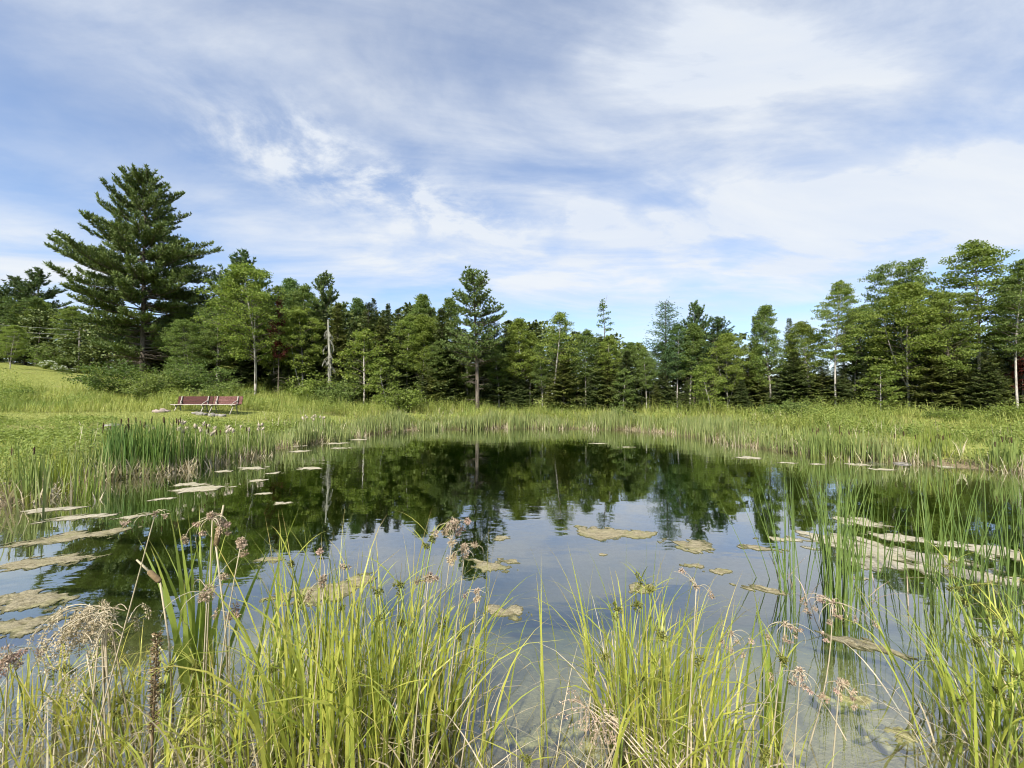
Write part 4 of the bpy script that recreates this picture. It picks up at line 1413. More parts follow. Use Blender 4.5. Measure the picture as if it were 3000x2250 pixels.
cattail_clump(95, 1470, 0.25, 0.3, 46, 1.10, 'slim cattail clump by the water near the left frame edge', 2, 0, 14, 7)
cattail_clump(185, 1440, 0.30, 0.3, 70, 0.85, 'short yellow-green reed clump left of the tall cattails', 0, 0, 20, 8, (1.25, 1.15, 0.7))
cattail_clump(255, 1455, 0.45, 0.3, 50, 0.55, 'sparse young reeds standing in the water before the tall cattails', 0, 0, 8, 9, (1.1, 1.1, 0.8))
cattail_clump(2410, 1338, 0.7, 0.5, 150, 1.05, 'cattail clump with dark heads on the right shore, farthest from the frame edge', 9, 0, 24, 10)
cattail_clump(2490, 1344, 0.6, 0.5, 120, 0.95, 'cattail clump beside the rusty sedge tuft on the right shore', 5, 0, 24, 11)
cattail_clump(2730, 1352, 0.6, 0.4, 120, 0.90, 'yellow-green cattail clump with dark heads between the right bank stones and frame edge', 10, 0, 10, 12, (1.15, 1.1, 0.8))
cattail_clump(2950, 1378, 0.5, 0.4, 90, 0.95, 'cattail clump on the right shore cut by the frame edge', 5, 0, 10, 13)
# rusty tussock on the right shore
c = ground(2570, 1340)
r_ = np.random.default_rng(77)
n = 420
g = Geo()
blades(g, r_.normal(size=(n, 3)) * [0.16, 0.16, 0], r_.uniform(0, 6.3, n), r_.uniform(0.1, 0.8, n), r_.uniform(0.2, 1.0, n), r_.uniform(0.3, 0.6, n), 0.012, 5)
o = g.obj('sedge_tussock', M_SEDGE, None, False)
o.location = (c[0], c[1], zt(c[0], c[1]) - 0.02)
o.color = (0.6, 0.42, 0.5, 1)
tag(o, 'rusty brown-green sedge tussock at the right water edge', 'sedge')

# ------------------------------------------------------------------ floating algae
def algae(cx, cy, wpx, hpx, label, seed, mat_=None, tilt=0.0, group=None, z=0.0, bump=0.02, holes=0.25, name='algae_mat'):
    """Irregular floating mat over the ground ellipse seen at (cx, cy), sizes in 3000-pixel units; torn edges from noise."""
    r = np.random.default_rng(seed)
    c = ground(cx, cy, z)
    near_, far_ = ground(cx, cy + hpx / 2, z), ground(cx, max(cy - hpx / 2, 1162), z)
    rx = wpx / FPX * c[1] / 2
    ry = max(0.5 * (far_[1] - near_[1]), 0.05)
    nu_ = int(np.clip(wpx / 2.2, 26, 110))
    nv_ = int(np.clip(nu_ * ry / rx, 14, 90))
    U, W_ = np.meshgrid(np.linspace(-1.35, 1.35, nu_ + 1), np.linspace(-1.35, 1.35, nv_ + 1))
    X, Y = U * rx, W_ * ry
    fr = 2.6 / max(rx, ry) + 0.6
    big = fbm(X * fr + 11, Y * fr * 0.8 + 5, seed, 3)
    fin = fbm(X * 16 + 3, Y * 16 + 9, seed + 40, 3)
    f = 0.92 - np.hypot(U, W_) * 1.08 + 1.6 * big + (0.25 + 0.5 * holes) * fin
    keepv = f > 0.12
    h = bump * np.clip((f - 0.12) * 2.5, 0.1, 1) * (0.55 + 0.9 * (fin + 0.4)) + 0.003
    V = np.stack([X + Y * math.tan(tilt) * 0.4, Y + X * math.sin(tilt) * min(0.9, 0.9 * ry / rx), h], -1).reshape(-1, 3)
    i = (np.arange(nv_)[:, None] * (nu_ + 1) + np.arange(nu_)[None])
    kq = keepv[:-1, :-1].astype(int) + keepv[1:, :-1] + keepv[:-1, 1:] + keepv[1:, 1:] >= 3
    # drop specks that are far from the main body
    F = np.stack([i, i + 1, i + nu_ + 2, i + nu_ + 1], -1)[kq]
    if len(F) == 0:
        return None
    bv = V.copy()
    bv[:, 2] = -0.006
    used = np.unique(F)
    remap = np.full(len(V), -1)
    remap[used] = np.arange(len(used))
    g = Geo().add(V[used], remap[F], np.clip((f.reshape(-1)[used] - 0.12) * 2.2, 0, 1))
    # skirt: the rim has thickness
    E = np.concatenate([F[:, [0, 1]], F[:, [1, 2]], F[:, [2, 3]], F[:, [3, 0]]])
    key = np.sort(E, 1)
    kk = key[:, 0] * len(V) + key[:, 1]
    uq, cnt_ = np.unique(kk, return_counts=True)
    rim = E[np.isin(kk, uq[cnt_ == 1])]
    m0 = len(used)
    sk = np.concatenate([V[rim[:, 0]], V[rim[:, 1]], bv[rim[:, 1]], bv[rim[:, 0]]])
    nq = len(rim)
    g.add(sk, np.stack([np.arange(nq) + nq, np.arange(nq), np.arange(nq) + 3 * nq, np.arange(nq) + 2 * nq], 1))
    o = g.obj(name, mat_ or M_ALG)
    o.location = (c[0], c[1], z)
    return tag(o, label, 'algae', group)


MATS_ = [   # cx, cy, w, h (2212 view), label, pale, tilt
    (180, 1117, 125, 24, 'pale tongue-shaped algae mat off the slim left cattails', 1, 0.55),
    (120, 1100, 110, 18, 'algae mat hugging the left shore above the pale tongue-shaped one', 1, 0.55),
    (158, 1161, 165, 42, 'brownish lobed algae mat below the pale tongue-shaped one', 0, 0.55),
    (98, 1214, 155, 38, 'brown algae mat with dark rim, lowest of the left three', 0, 0.55),
    (285, 1117, 58, 10, 'small slim algae mat right of the pale tongue-shaped one', 1, 0.55),
    (350, 1078, 45, 8, 'thin algae strip below the left cattail stand', 1, 0.55),
    (430, 1056, 112, 20, 'forked pale algae mat before the tallest cattails', 1, 0.55),
    (405, 1047, 80, 10, 'algae strip touching the forked mat before the cattails', 1, 0),
    (548, 1011, 62, 9, 'slim pale mat right of the left cattail stand', 1, 0),
    (592, 1022, 34, 6, 'tiny pale mat right of the slim one by the cattails', 1, 0),
    (668, 1012, 60, 7, 'thin pale mat out on the dark reflection', 1, 0),
    (556, 1038, 38, 6, 'small mat between the forked mat and the dark reflection', 1, 0),
    (612, 1087, 62, 10, 'curled pale scrap on the dark reflection', 1, 0),
    (570, 1066, 40, 7, 'small pale scrap above the curled one', 1, 0),
    (480, 1018, 50, 7, 'thin mat close under the fluffy cattails', 1, 0),
    (545, 985, 62, 8, 'thin mat at the bend of the left shore', 1, 0),
    (640, 963, 60, 6, 'far thin mat, first before the shore bend', 1, 0),
    (650, 975, 48, 6, 'far thin mat, second before the shore bend', 1, 0),
    (728, 958, 56, 5, 'far thin mat, third before the shore bend', 1, 0),
    (770, 950, 50, 4, 'far thin mat nearest the far reeds', 1, 0),
    (735, 968, 70, 4, 'long thin mat out from the far reeds', 1, 0),
    (60, 1300, 190, 60, 'large ragged algae sheet at the left frame edge, upper part', 0, 0),
    (40, 1350, 170, 70, 'large ragged algae sheet at the left frame edge, lower part', 0, 0),
    (590, 1209, 85, 16, 'tan algae strip behind the dried sedge heads', 0, 0),
    (690, 1282, 190, 50, 'wide yellowish algae patch behind the left sedge blades', 0, 0.3),
    (770, 1255, 80, 40, 'yellowish algae patch behind the tallest sedge blades', 0, 0.3),
    (1320, 1152, 205, 30, 'wide wedge-shaped tan algae mat in the middle of the pond', 0, -0.2),
    (1500, 1178, 112, 46, 'tan algae mat right of the wide wedge-shaped one', 0, -0.3),
    (1083, 1163, 42, 12, 'small tan mat on the lone pine reflection, upper', 0, 0),
    (1065, 1222, 110, 24, 'long mottled algae scrap beside the lone pine reflection', 0, -0.4),
    (1100, 1212, 60, 12, 'short mottled scrap above the long mottled one', 0, 0),
    (1092, 1323, 98, 36, 'bow-tie shaped algae scrap in open water between the sedges', 0, -0.3),
    (1497, 1222, 58, 11, 'small tan scrap below the rounded tan mat', 0, 0),
    (1560, 1235, 66, 14, 'oval brownish scrap in open water right of the middle', 0, 0),
    (1655, 1275, 100, 26, 'slanting algae strip running to the bulrush foot', 0, -1.0),
    (1640, 1185, 90, 16, 'ragged thin algae mat left of the bulrushes', 0, -0.5),
    (1690, 1165, 90, 14, 'thin mat just left of the big pale raft', 1, -0.3),
    (1845, 1388, 125, 40, 'brown tongue of algae among the bulrush reflections', 0, -0.9),
    (1385, 1272, 70, 26, 'algae patch behind the right sedge tips', 0, 0),
    (1303, 1198, 32, 7, 'tiny tan scrap below the wide wedge-shaped mat', 0, 0),
    (1856, 1127, 98, 18, 'pale flat mat at the top of the right raft group', 1, -0.2),
    (1800, 1165, 150, 26, 'big pale raft of algae behind the bulrush stems', 1, -0.3),
    (1870, 1192, 170, 36, 'broad pale raft right of the bulrush stems', 1, -0.4),
    (1935, 1162, 100, 18, 'narrow pale raft behind the broad one', 1, -0.4),
    (1885, 1218, 130, 26, 'greyish lower raft among the right raft group', 1, -0.4),
    (2000, 1205, 150, 34, 'pale raft in the middle of the right raft group', 1, -0.5),
    (2060, 1235, 150, 36, 'long pale raft pointing to the right sedge', 1, -0.5),
    (2040, 1175, 90, 16, 'small raft at the back of the right raft group', 1, -0.3),
    (2165, 1195, 150, 30, 'pale raft cut by the right frame edge', 1, -0.3),
    (2180, 1255, 80, 22, 'small pale raft near the right frame edge', 1, -0.3),
    (1860, 1250, 32, 6, 'tiny pale scrap under the right raft group', 1, 0),
    (1615, 989, 66, 7, 'thin pale mat out from the right shore reeds', 1, 0),
    (1705, 1000, 46, 5, 'short thin mat along the right shore reeds', 1, 0),
    (1765, 1003, 40, 5, 'thin mat below the rusty sedge tussock', 1, 0),
    (1850, 1003, 70, 6, 'thin mat along the right bank mud', 1, 0),
    (1900, 1014, 60, 6, 'thin mat out from the right bank mud', 1, 0),
    (2090, 1008, 190, 9, 'long thin mat along the right bank at the frame edge', 1, 0),
    (1985, 998, 90, 6, 'mid-length thin mat along the right bank', 1, 0),
    (1290, 958, 40, 3, 'far speck of algae before the far reeds, left one', 1, 0),
    (1350, 966, 44, 3, 'far speck of algae before the far reeds, right one', 1, 0),
]
for i, (cx, cyy, ww, hh2, lab, pale, tl) in enumerate(MATS_):
    algae(cx * K, cyy * K, ww * K * (1.22 if cx > 1700 and cyy > 1100 else 1.08), hh2 * K * (1.5 if cx > 1700 and cyy > 1100 else 1.0), lab, 500 + i, M_ALGPALE if pale else M_ALG, tl, holes=0.5 if pale else 1.3, bump=0.006 if pale else 0.009)
# sunken clumps on the shallow bottom
for i, (cx, cyy, ww, hh2, zz, lab) in enumerate([
        (1385, 1990, 130, 90, -0.05, 'mottled algae cushion in the shallows right of the big sedge, upper'), (1370, 2060, 140, 90, -0.06, 'mottled algae cushion in the shallows right of the big sedge, middle'),
        (1330, 2110, 120, 80, -0.05, 'mottled algae cushion in the shallows right of the big sedge, lowest'),
        (1540, 2170, 180, 90, -0.04, 'sunken algae cushion at the bottom edge between the sedges'), (1650, 2120, 170, 110, -0.05, 'big sunken algae cushion left of the right sedge'),
        (1720, 2210, 160, 80, -0.03, 'sunken algae cushion at the foot of the right sedge'), (2480, 2060, 200, 60, -0.02, 'yellowish floating algae below the bulrush reflections'),
        (2610, 2160, 220, 90, -0.02, 'yellowish floating algae at the bottom edge near the right sedge'), (2320, 2190, 140, 80, -0.04, 'sunken algae at the foot of the broad-leaved fan'),
        (150, 2080, 200, 90, -0.03, 'sunken algae at the foot of the left sedges, by the frame edge'), (720, 2130, 200, 110, -0.05, 'sunken algae under the big sedge clump')]):
    algae(cx, cyy, ww, hh2, lab, 700 + i, M_ALGWET, 0.2, z=zz, bump=0.02, holes=1.4)

# ------------------------------------------------------------------ near sedges, rushes and dried heads
def seed_cluster(g, c, rad, n, r, L=0.022, W=0.009, droop=0.0):
    """Tight burr of spikelets."""
    d = rand_unit(n, r)
    P = np.asarray(c) + d * (r.random(n) ** 0.4 * rad)[:, None]
    D = unit(d + rand_unit(n, r) * 0.6 + np.array([0, 0, -droop]))
    diamonds(g, P, D, perp(D, r), L * r.uniform(0.7, 1.3, n), W)
    diamonds(g, P, D, perp(D, r), L * r.uniform(0.7, 1.3, n), W)


def sedge_clump(px, depth, rx, ry, nb, Lr, label, seed, stems=10, tint=(1, 1, 1), wd=0.011, lean=0.0, dry=110, name='sedge_clump', bendk=1.0, bz=None, thk=1.0):
    r = np.random.default_rng(seed)
    c = at(px, 1155, depth)
    root = empty(name, (c[0], c[1], 0.0))

    def bases(n, k=1.0):
        q = r.normal(size=(n, 2)) * [rx * 0.5 * k, ry * 0.5 * k]
        zz = terrain(q[:, 0] + c[0], q[:, 1] + c[1])
        return np.column_stack([q, np.maximum(zz, -0.3) - 0.02])
    g = Geo()
    n = nb
    b = bases(n)
    out = np.arctan2(b[:, 1], b[:, 0]) + r.normal(size=n) * 1.0
    bend = np.where(r.random(n) < 0.48, np.abs(r.normal(size=n)) * 0.4, r.uniform(0.7, 2.7, n)) * bendk
    L = r.uniform(Lr[0], Lr[1], n)
    blades(g, b, out, np.abs(r.normal(size=n)) * 0.16 * thk + lean, bend, L, wd * r.uniform(0.55, 1.35, n), 9, 2.3, r.uniform(-1.4, 1.4, n))
    o = g.obj('leaves', M_SEDGE, root, False)
    o.color = (*tint, 1)
    if dry:
        g = Geo()
        b = bases(dry, 1.1)
        blades(g, b, r.uniform(0, 6.3, dry), r.uniform(0.1, 0.9, dry), r.uniform(0.2, 1.9, dry), r.uniform(Lr[0] * 0.2, Lr[1] * 0.8, dry), wd * r.uniform(0.4, 0.9, dry), 7)
        g.obj('dead_leaves', M_DRY, root, False)
    for k in range(stems):                               # flowering stems with a green burr and long bracts
        b = bases(1, 0.8)[0]
        az_, e = r.uniform(0, 6.3), R(r.uniform(76, 88))
        L = r.uniform(Lr[0] * 0.7, Lr[1] * 0.86)
        pth = branch(b, az_, e, e - 0.08, L, 6)
        g = Geo()
        tube(g, pth, np.linspace(0.006, 0.0035, 6), 5)
        so = g.obj('flower_stem', M_RUSH, root)
        g = Geo()
        for j in range(4):
            seed_cluster(g, pth[-1] + r.normal(size=3) * [0.013, 0.013, 0.02], 0.011, 26, r, 0.012, 0.006)
        nb_ = 4
        g.obj('seed_head', M_GREENHEAD, so, False)
        g = Geo()
        blades(g, np.repeat(pth[-1][None], nb_, 0), r.uniform(0, 6.3, nb_), r.uniform(0.5, 1.2, nb_), r.uniform(0.3, 1.0, nb_), r.uniform(0.12, 0.3, nb_), 0.007, 5)
        g.obj('bracts', M_SEDGE, so, False)
    tag(root, label, 'sedge')
    return root


sedge_clump(1040, 2.25, 0.54, 0.45, 260, (0.85, 1.50), 'big bright sedge clump at the bottom edge, tallest blades of all', 1, 8, (1, 1, 1), 0.0125, thk=0.65)
sedge_clump(1230, 2.45, 0.42, 0.35, 100, (0.75, 1.20), 'sedge tuft at the right flank of the tallest clump', 2, 4, (1.02, 1.0, 0.95), 0.013)
sedge_clump(840, 2.35, 0.26, 0.35, 50, (0.7, 1.10), 'sedge tuft at the left flank of the tallest clump', 3, 3, (0.95, 1.0, 0.95), 0.013)
sedge_clump(1890, 2.35, 0.38, 0.40, 190, (0.75, 1.22), 'bright sedge clump at the bottom edge right of the open water', 4, 9, (1, 1.0, 0.95), 0.0115, thk=0.65)
sedge_clump(2010, 2.2, 0.30, 0.3, 50, (0.5, 0.9), 'lower sedge tuft hanging over beside the right clump', 5, 2, (1.0, 1, 0.95), 0.012, bendk=1.5)
sedge_clump(3000, 2.3, 0.36, 0.5, 120, (0.7, 1.15), 'sedge clump with dark burrs at the right frame edge', 6, 14, (0.92, 1.0, 0.9), 0.012, lean=0.12, dry=90)
sedge_clump(2850, 2.2, 0.26, 0.3, 36, (0.5, 0.95), 'thin sedge tuft beside the right frame-edge clump', 7, 6, (0.95, 1.0, 0.9), 0.011, dry=60)
sedge_clump(430, 2.4, 0.70, 0.45, 150, (0.4, 0.80), 'tangled yellowish sedge in front of the dried plume', 8, 7, (1.0, 0.95, 0.9), 0.0095, dry=150, bendk=1.7)
sedge_clump(120, 2.45, 0.70, 0.5, 130, (0.35, 0.70), 'straggly dry-tipped sedge at the left bottom corner', 9, 6, (0.95, 0.88, 0.85), 0.0085, dry=190, bendk=1.7)
sedge_clump(640, 2.15, 0.50, 0.3, 80, (0.4, 0.75), 'low sedge tangle left of the tallest clump', 10, 5, (1.0, 0.97, 0.9), 0.0095, dry=110, bendk=1.6)
sedge_clump(1500, 2.0, 0.55, 0.22, 60, (0.2, 0.5), 'low thin sedge at the bottom edge between the two clumps', 11, 1, (1.1, 1.0, 0.9), 0.006, dry=90, bendk=1.0, thk=2.0)
sedge_clump(2160, 2.05, 0.5, 0.25, 40, (0.3, 0.6), 'sparse low sedge between the right clump and the leaf fan', 12, 1, (1.0, 1, 0.9), 0.007, dry=80)
# long single blades arching over the open water


def leaf_fan(px, depth, n, Lr, spread, label, seed, wd, tint=(1, 1, 1), old=None):
    """Young cattail: a fan of broad leaves, each one a piece of its own."""
    r = np.random.default_rng(seed)
    c = at(px, 1155, depth)
    root = empty('cattail_fan', (c[0], c[1], 0.0))
    for k in range(n):
        q = r.normal(size=2) * 0.05
        zz = max(zt(q[0] + c[0], q[1] + c[1]), -0.25)
        g = Geo()
        phi = r.choice([0, math.pi]) + r.normal() * 0.5
        blades(g, [[q[0], q[1], zz]], [phi], [abs(r.normal()) * spread], [r.uniform(0.0, 0.35)], [r.uniform(*Lr) - zz], [wd * r.uniform(0.7, 1.2)], 9, 2.4, [math.pi / 2 * r.uniform(0.2, 0.9) * 0.0 + r.normal() * 0.5])
        o = g.obj('leaf', M_CAT, root, False)
        o.color = (*tint, 1)
    tag(root, label, 'cattail')
    return root


leaf_fan(585, 2.75, 15, (0.9, 1.42), 0.17, 'fan of broad pale-green cattail leaves behind the dried umbels', 21, 0.030, (1.3, 1.25, 0.85))
leaf_fan(640, 2.9, 8, (0.7, 1.2), 0.30, 'leaning broad cattail leaves right of the pale-green fan', 22, 0.026, (1.1, 1.15, 0.9))
leaf_fan(2245, 2.45, 11, (0.6, 1.02), 0.09, 'narrow upright leaf fan standing before the bulrush reflections', 23, 0.026, (1.2, 1.2, 0.8))
leaf_fan(835, 2.9, 9, (0.7, 1.15), 0.10, 'upright young cattail leaves at the left edge of the tallest sedge', 24, 0.020, (1.2, 1.2, 0.8))


def rush_clump(px, py, n, rx, Lr, label, seed, spread=0.13, tint=(1, 1, 1)):
    r = np.random.default_rng(seed)
    c = ground(px, py)
    root = empty('bulrush_clump', (c[0], c[1], 0.0))
    g = Geo()
    q = r.normal(size=(n, 2)) * [rx, rx * 0.8]
    zz = np.maximum(terrain(q[:, 0] + c[0], q[:, 1] + c[1]), -0.6)
    b = np.column_stack([q, zz])
    phi = np.where(r.random(n) < 0.5, 0.0, math.pi) + r.normal(size=n) * 0.8
    for tw in (0.0, math.pi / 2):                        # two crossed ribbons give each stem a round look
        r2 = np.random.default_rng(seed + 5)
        blades(g, b, phi, np.abs(r2.normal(size=n)) * spread, np.abs(r2.normal(size=n)) * 0.16, r2.uniform(Lr[0], Lr[1], n) - zz, r2.uniform(0.007, 0.012, n), 8, 2.0, tw)
    o = g.obj('leaves', M_RUSH, root, False)
    o.color = (*tint, 1)
    nd = max(3, n // 6)
    g = Geo()
    b = np.column_stack([r.normal(size=(nd, 2)) * rx * 1.5, np.zeros(nd)])
    blades(g, b, r.uniform(0, 6.3, nd), r.uniform(0.3, 1.2, nd), r.uniform(0.2, 1.4, nd), r.uniform(0.2, 0.6, nd), 0.008, 6)
    g.obj('dead_leaves', M_DRYHEAD, root, False)
    tag(root, label, 'bulrush')
    return root


rush_clump(2450, 1790, 50, 0.08, (1.15, 1.62), 'dense bulrush clump standing in the water before the pale rafts', 31, 0.11)
rush_clump(2330, 1740, 14, 0.07, (0.9, 1.55), 'thinner bulrush group just left of the dense clump', 32, 0.12)
rush_clump(2520, 1735, 16, 0.06, (1.0, 1.5), 'small bulrush group just right of the dense clump', 33, 0.12)
rush_clump(2290, 1700, 8, 0.05, (0.8, 1.35), 'few leaning bulrush stems farthest from the frame edge', 34, 0.2)
rush_clump(2750, 1800, 30, 0.09, (1.1, 1.6), 'bulrush clump between the dense clump and the frame edge', 35, 0.14)
rush_clump(2860, 1730, 14, 0.12, (1.0, 1.5), 'loose bulrush group behind the frame-edge sedge', 36, 0.16)
rush_clump(2985, 1790, 26, 0.08, (1.1, 1.6), 'bulrush clump cut by the right frame edge', 37, 0.12)
rush_clump(2600, 1690, 7, 0.12, (0.9, 1.4), 'scattered single bulrush stems among the pale rafts', 38, 0.16)


def dried_stalk(px, depth, top_px, top_py, label, seed, heads=3, rad=0.022, rays=5, raylen=0.14, bow=0.0, base_px=None, stemr=0.0045, ray_e=(20, 70), n=70):
    """Dead stem from the ground to the place of its head, with an umbel of drooping rays and burrs."""
    r = np.random.default_rng(seed)
    b = at(base_px or px, 1155, depth)
    b[2] = max(zt(b[0], b[1]), -0.2)
    tp = at(top_px, top_py, depth)
    root = empty('dried_stalk', (b[0], b[1], b[2]))
    s = np.linspace(0, 1, 9)[:, None]
    path = (tp - b)[None] * s
    path[:, 0] += bow * np.sin(np.pi * s[:, 0])
    g = Geo()
    tube(g, path, np.linspace(stemr, stemr * 0.55, 9), 5)
    g.obj('stem', M_DRY, root)
    top = path[-1]
    g = Geo()
    rad = rad * r.uniform(0.6, 0.95)
    for j_ in range(3):
        seed_cluster(g, top + r.normal(size=3) * rad * 0.5, rad * r.uniform(0.5, 0.8), n // 2, r, 0.014, 0.0055)
    hd = g.obj('seed_head', M_DRYHEAD, root, False)
    for k in range(rays):
        az_ = r.uniform(0, 6.3)
        e = R(r.uniform(*ray_e))
        pth = branch(top, az_, e, e - r.uniform(1.0, 2.9), raylen * r.uniform(0.35, 1.4), 8, r.uniform(0.7, 1.6))
        pth = pth + np.cumsum(r.normal(size=pth.shape) * 0.0022, 0)
        g = Geo()
        tube(g, pth, np.linspace(0.0019, 0.0009, 8), 4)
        ro = g.obj('ray', M_DRY, root)
        if k < heads or r.random() < 0.4:
            g = Geo()
            for s_ in r.uniform(0.78, 1.0, 4):
                seed_cluster(g, interp_path(pth, s_) + r.normal(size=3) * 0.004, rad * r.uniform(0.2, 0.5), int(n * r.uniform(0.1, 0.25)) + 5, r, 0.012, 0.0045, 0.5)
            so_ = g.obj('seed_head', M_DRYHEAD, ro, False)
            k_ = r.uniform(0.6, 1.15)
            so_.color = (k_, k_ * r.uniform(0.9, 1.05), k_ * r.uniform(0.85, 1.05), 1)
    tag(root, label, 'dried plant')
    return root


dried_stalk(600, 2.1, 607, 1735, 'dried stalk with a big pinkish burr in front of the pale-green fan', 41, 3, 0.036, 6, 0.20, 0.0, 600, n=150)
dried_stalk(600, 2.15, 622, 1520, 'tallest dried stalk with a flat spreading umbel above the pale-green fan', 42, 7, 0.022, 12, 0.16, 0.0, 610, ray_e=(0, 50), n=90)
dried_stalk(620, 2.1, 706, 1592, 'dried stalk bowing out with a single pinkish burr', 43, 0, 0.026, 3, 0.05, -0.03, 640, n=110)
dried_stalk(380, 2.2, 455, 1505, 'long thin leaning dried stalk with a curled sparse top', 44, 2, 0.012, 7, 0.12, 0.0, 270, ray_e=(10, 60), n=30)
dried_stalk(900, 2.0, 950, 1700, 'dried stalk with a rosy burr among the tallest sedge blades', 45, 2, 0.024, 4, 0.16, 0.0, 905, n=100)
dried_stalk(1250, 2.2, 1330, 1540, 'dried umbel high above the right flank of the tallest sedge', 46, 6, 0.030, 10, 0.16, 0.0, 1240, ray_e=(10, 65), n=110)
dried_stalk(1290, 2.2, 1362, 1612, 'dried burr with whiskers beside the high dried umbel', 47, 2, 0.022, 6, 0.12, 0.0, 1290, n=90)
dried_stalk(1340, 2.2, 1395, 1735, 'small whiskered dried burr over the open water', 48, 0, 0.012, 7, 0.07, 0.02, 1345, n=40)
dried_stalk(1230, 2.0, 1255, 1690, 'short-headed dried stalk in the middle of the tallest sedge', 49, 1, 0.022, 3, 0.08, 0.0, 1200, n=80)
dried_stalk(660, 2.2, 672, 1800, 'low dried burr with green tinge beside the pinkish burr', 50, 1, 0.022, 4, 0.08, 0.0, 690, n=80)
dried_stalk(20, 2.1, 25, 1920, 'brown drooping head at the left frame edge', 51, 8, 0.035, 14, 0.10, 0.0, 40, ray_e=(-10, 40), n=120)
dried_stalk(2150, 2.2, 2140, 1855, 'nodding dried plume between the right sedge and the leaf fan', 52, 6, 0.010, 9, 0.13, 0.0, 2190, ray_e=(-10, 40), n=30)
dried_stalk(2300, 2.2, 2300, 1830, 'nodding dried plume right behind the leaf fan', 53, 6, 0.010, 10, 0.14, 0.0, 2230, ray_e=(-10, 40), n=30)
dried_stalk(2420, 2.4, 2440, 1765, 'large arching dried plume in front of the dense bulrush clump', 54, 10, 0.012, 16, 0.20, 0.04, 2340, ray_e=(-20, 40), n=40)
dried_stalk(2240, 2.0, 2345, 1965, 'low dried plume beside the foot of the leaf fan', 55, 7, 0.010, 11, 0.13, 0.0, 2290, ray_e=(-20, 30), n=30)
dried_stalk(2450, 2.0, 2460, 2000, 'low dried plume above the yellowish floating algae', 56, 7, 0.010, 11, 0.12, 0.0, 2400, ray_e=(-20, 30), n=30)
dried_stalk(2050, 2.0, 2040, 1720, 'thin curled dried head at the top of the right sedge', 57, 3, 0.008, 7, 0.10, 0.0, 1990, n=24)

# drooping dried plume on the left
r_ = np.random.default_rng(91)
b = at(300, 1155, 2.25)
root = empty('dried_plume', (b[0], b[1], 0.0))
g, gs = Geo(), Geo()
for k in range(60):
    tip = at(300 + r_.normal() * 38, 1770 + abs(r_.normal()) * 70, 2.25 + r_.normal() * 0.08) - [b[0], b[1], 0]
    pth = branch(tip, math.pi + r_.normal() * 0.7, R(r_.uniform(0, 60)), R(-85), r_.uniform(0.12, 0.32), 7)
    tube(g, pth, np.linspace(0.003, 0.0015, 7), 3, cap=False)
    for s in (0.6, 0.75, 0.88, 1.0):
        seed_cluster(gs, interp_path(pth, s), 0.012, 12, r_, 0.014, 0.006, 0.4)
g.obj('rays', M_DRY, root)
gs.obj('seed_heads', M_DRY, root, False)
g = Geo()
for k in range(7):
    tip = at(300 + r_.normal() * 30, 1790 + abs(r_.normal()) * 50, 2.25) - [b[0], b[1], 0]
    s = np.linspace(0, 1, 6)[:, None]
    tube(g, np.array([r_.normal() * 0.05 + 0.08, r_.normal() * 0.05, zt(b[0], b[1])]) * (1 - s) + tip * s, 0.004, 5)
g.obj('stems', M_DRY, root)
tag(root, 'drooping tan dried plume over the algae sheet on the left', 'dried plant')

# brown dried spike studded with pale pods
b = at(462, 1155, 1.95)
zz = zt(b[0], b[1])
root = empty('dried_spike', (b[0], b[1], zz))
tp = at(460, 1858, 1.95) - [b[0], b[1], zz]
g = Geo()
s = np.linspace(0, 1, 8)[:, None]
tube(g, tp[None] * s, np.linspace(0.007, 0.003, 8), 6)
g.obj('stem', M_OLDHEAD, root)
g, g2 = Geo(), Geo()
r_ = np.random.default_rng(92)
n = 420
f = r_.uniform(0.50, 1.0, n)
d = unit(rand_unit(n, r_) * [1, 1, 0.5] + [0, 0, 0.5])
P = tp[None] * f[:, None] + d * 0.006
diamonds(g, P, d, perp(d, r_), r_.uniform(0.014, 0.026, n), 0.007)
n = 130
f = r_.uniform(0.50, 0.98, n)
d = unit(rand_unit(n, r_) * [1, 1, 0.3] + [0, 0, 0.4])
P = tp[None] * f[:, None] + d * 0.016
diamonds(g2, P, d, perp(d, r_), 0.017, 0.008)
g.obj('husks', M_OLDHEAD, root, False)
g2.obj('pods', M_DRY, root, False)
tag(root, 'brown dried spike studded with pale pods among the left sedges', 'dried plant')

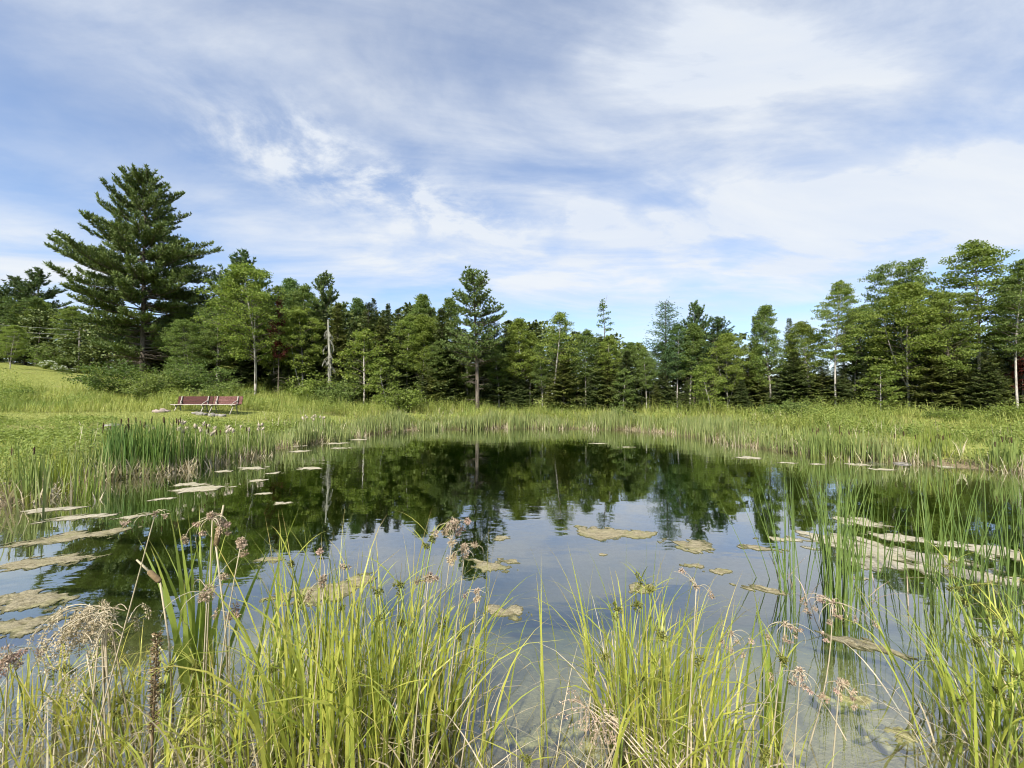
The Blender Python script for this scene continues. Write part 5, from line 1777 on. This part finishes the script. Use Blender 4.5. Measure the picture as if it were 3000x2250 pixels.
# two old brown cattail heads on broken stems
for k, (a_, b_, lab) in enumerate((((400, 1640), (470, 1705), 'old brown cattail head on a slanting broken stem'), ((655, 1480), (632, 1600), 'old brown cattail head standing behind the flat dried umbel'))):
    A, Bp = at(*a_, 2.55), at(*b_, 2.55)
    base = at(b_[0] + 60, 1155, 2.6)
    base[2] = -0.1
    root = empty('cattail_spike', base)
    g = Geo()
    spindle(g, Bp - base, A - Bp, np.linalg.norm(A - Bp) * 0.5, 0.016, 10)
    g.obj('seed_head', M_OLDHEAD, root)
    g = Geo()
    tube(g, [Bp - base + (A - Bp) * 0.45, A - base], [0.008, 0.005], 6)
    g.obj('tip', M_DRY, root)
    g = Geo()
    tube(g, [(0, 0, 0), (Bp - base) * 0.6 + [0.02, 0, 0], Bp - base + (A - Bp) * 0.02], [0.006, 0.005, 0.005], 6)
    g.obj('stem', M_DRY, root)
    tag(root, lab, 'cattail')

# fallen dry stalks lying over the near water
r_ = np.random.default_rng(95)
for k, (x0_, y0_, x1_, y1_, dd, lab) in enumerate((
        (1760, 2080, 2000, 2290, 2.1, 'fallen dry stalk with a matted head at the foot of the right sedge'),
        (1700, 2060, 1930, 2290, 2.0, 'second fallen dry stalk beside the matted one'),
        (1270, 2060, 1420, 2260, 2.0, 'thin dry straw leaning between the sedge clumps'),
        (2360, 2010, 2480, 2170, 2.2, 'thin dry straw lying over the right shallows'))):
    A, Bp = at(x0_, y0_, dd + 0.25), at(x1_, y1_, dd - 0.05)
    A[2] = max(A[2], 0.02)
    Bp[2] = max(Bp[2], zt(Bp[0], Bp[1]))
    root = empty('fallen_stalk', Bp)
    g = Geo()
    s = np.linspace(0, 1, 6)[:, None]
    for m in range(3 if k < 2 else 1):
        pth = (A - Bp)[None] * s + np.array([m * 0.02, m * 0.01, 0.0]) + np.array([0, 0, 0.04]) * np.sin(np.pi * s)
        tube(g, pth, np.linspace(0.004, 0.002, 6), 5)
    g.obj('stem', M_DRY, root)
    if k < 2:
        g = Geo()
        for m in range(26):
            pt_ = branch((A - Bp) * r_.uniform(0.7, 1.0), r_.uniform(0, 6.3), R(r_.uniform(-20, 60)), R(-40), r_.uniform(0.06, 0.16), 5)
            tube(g, pt_, 0.0016, 3, cap=False)
            seed_cluster(g, pt_[-1], 0.008, 8, r_, 0.012, 0.005)
        g.obj('seed_heads', M_DRYHEAD, root, False)
    tag(root, lab, 'dry stalk')
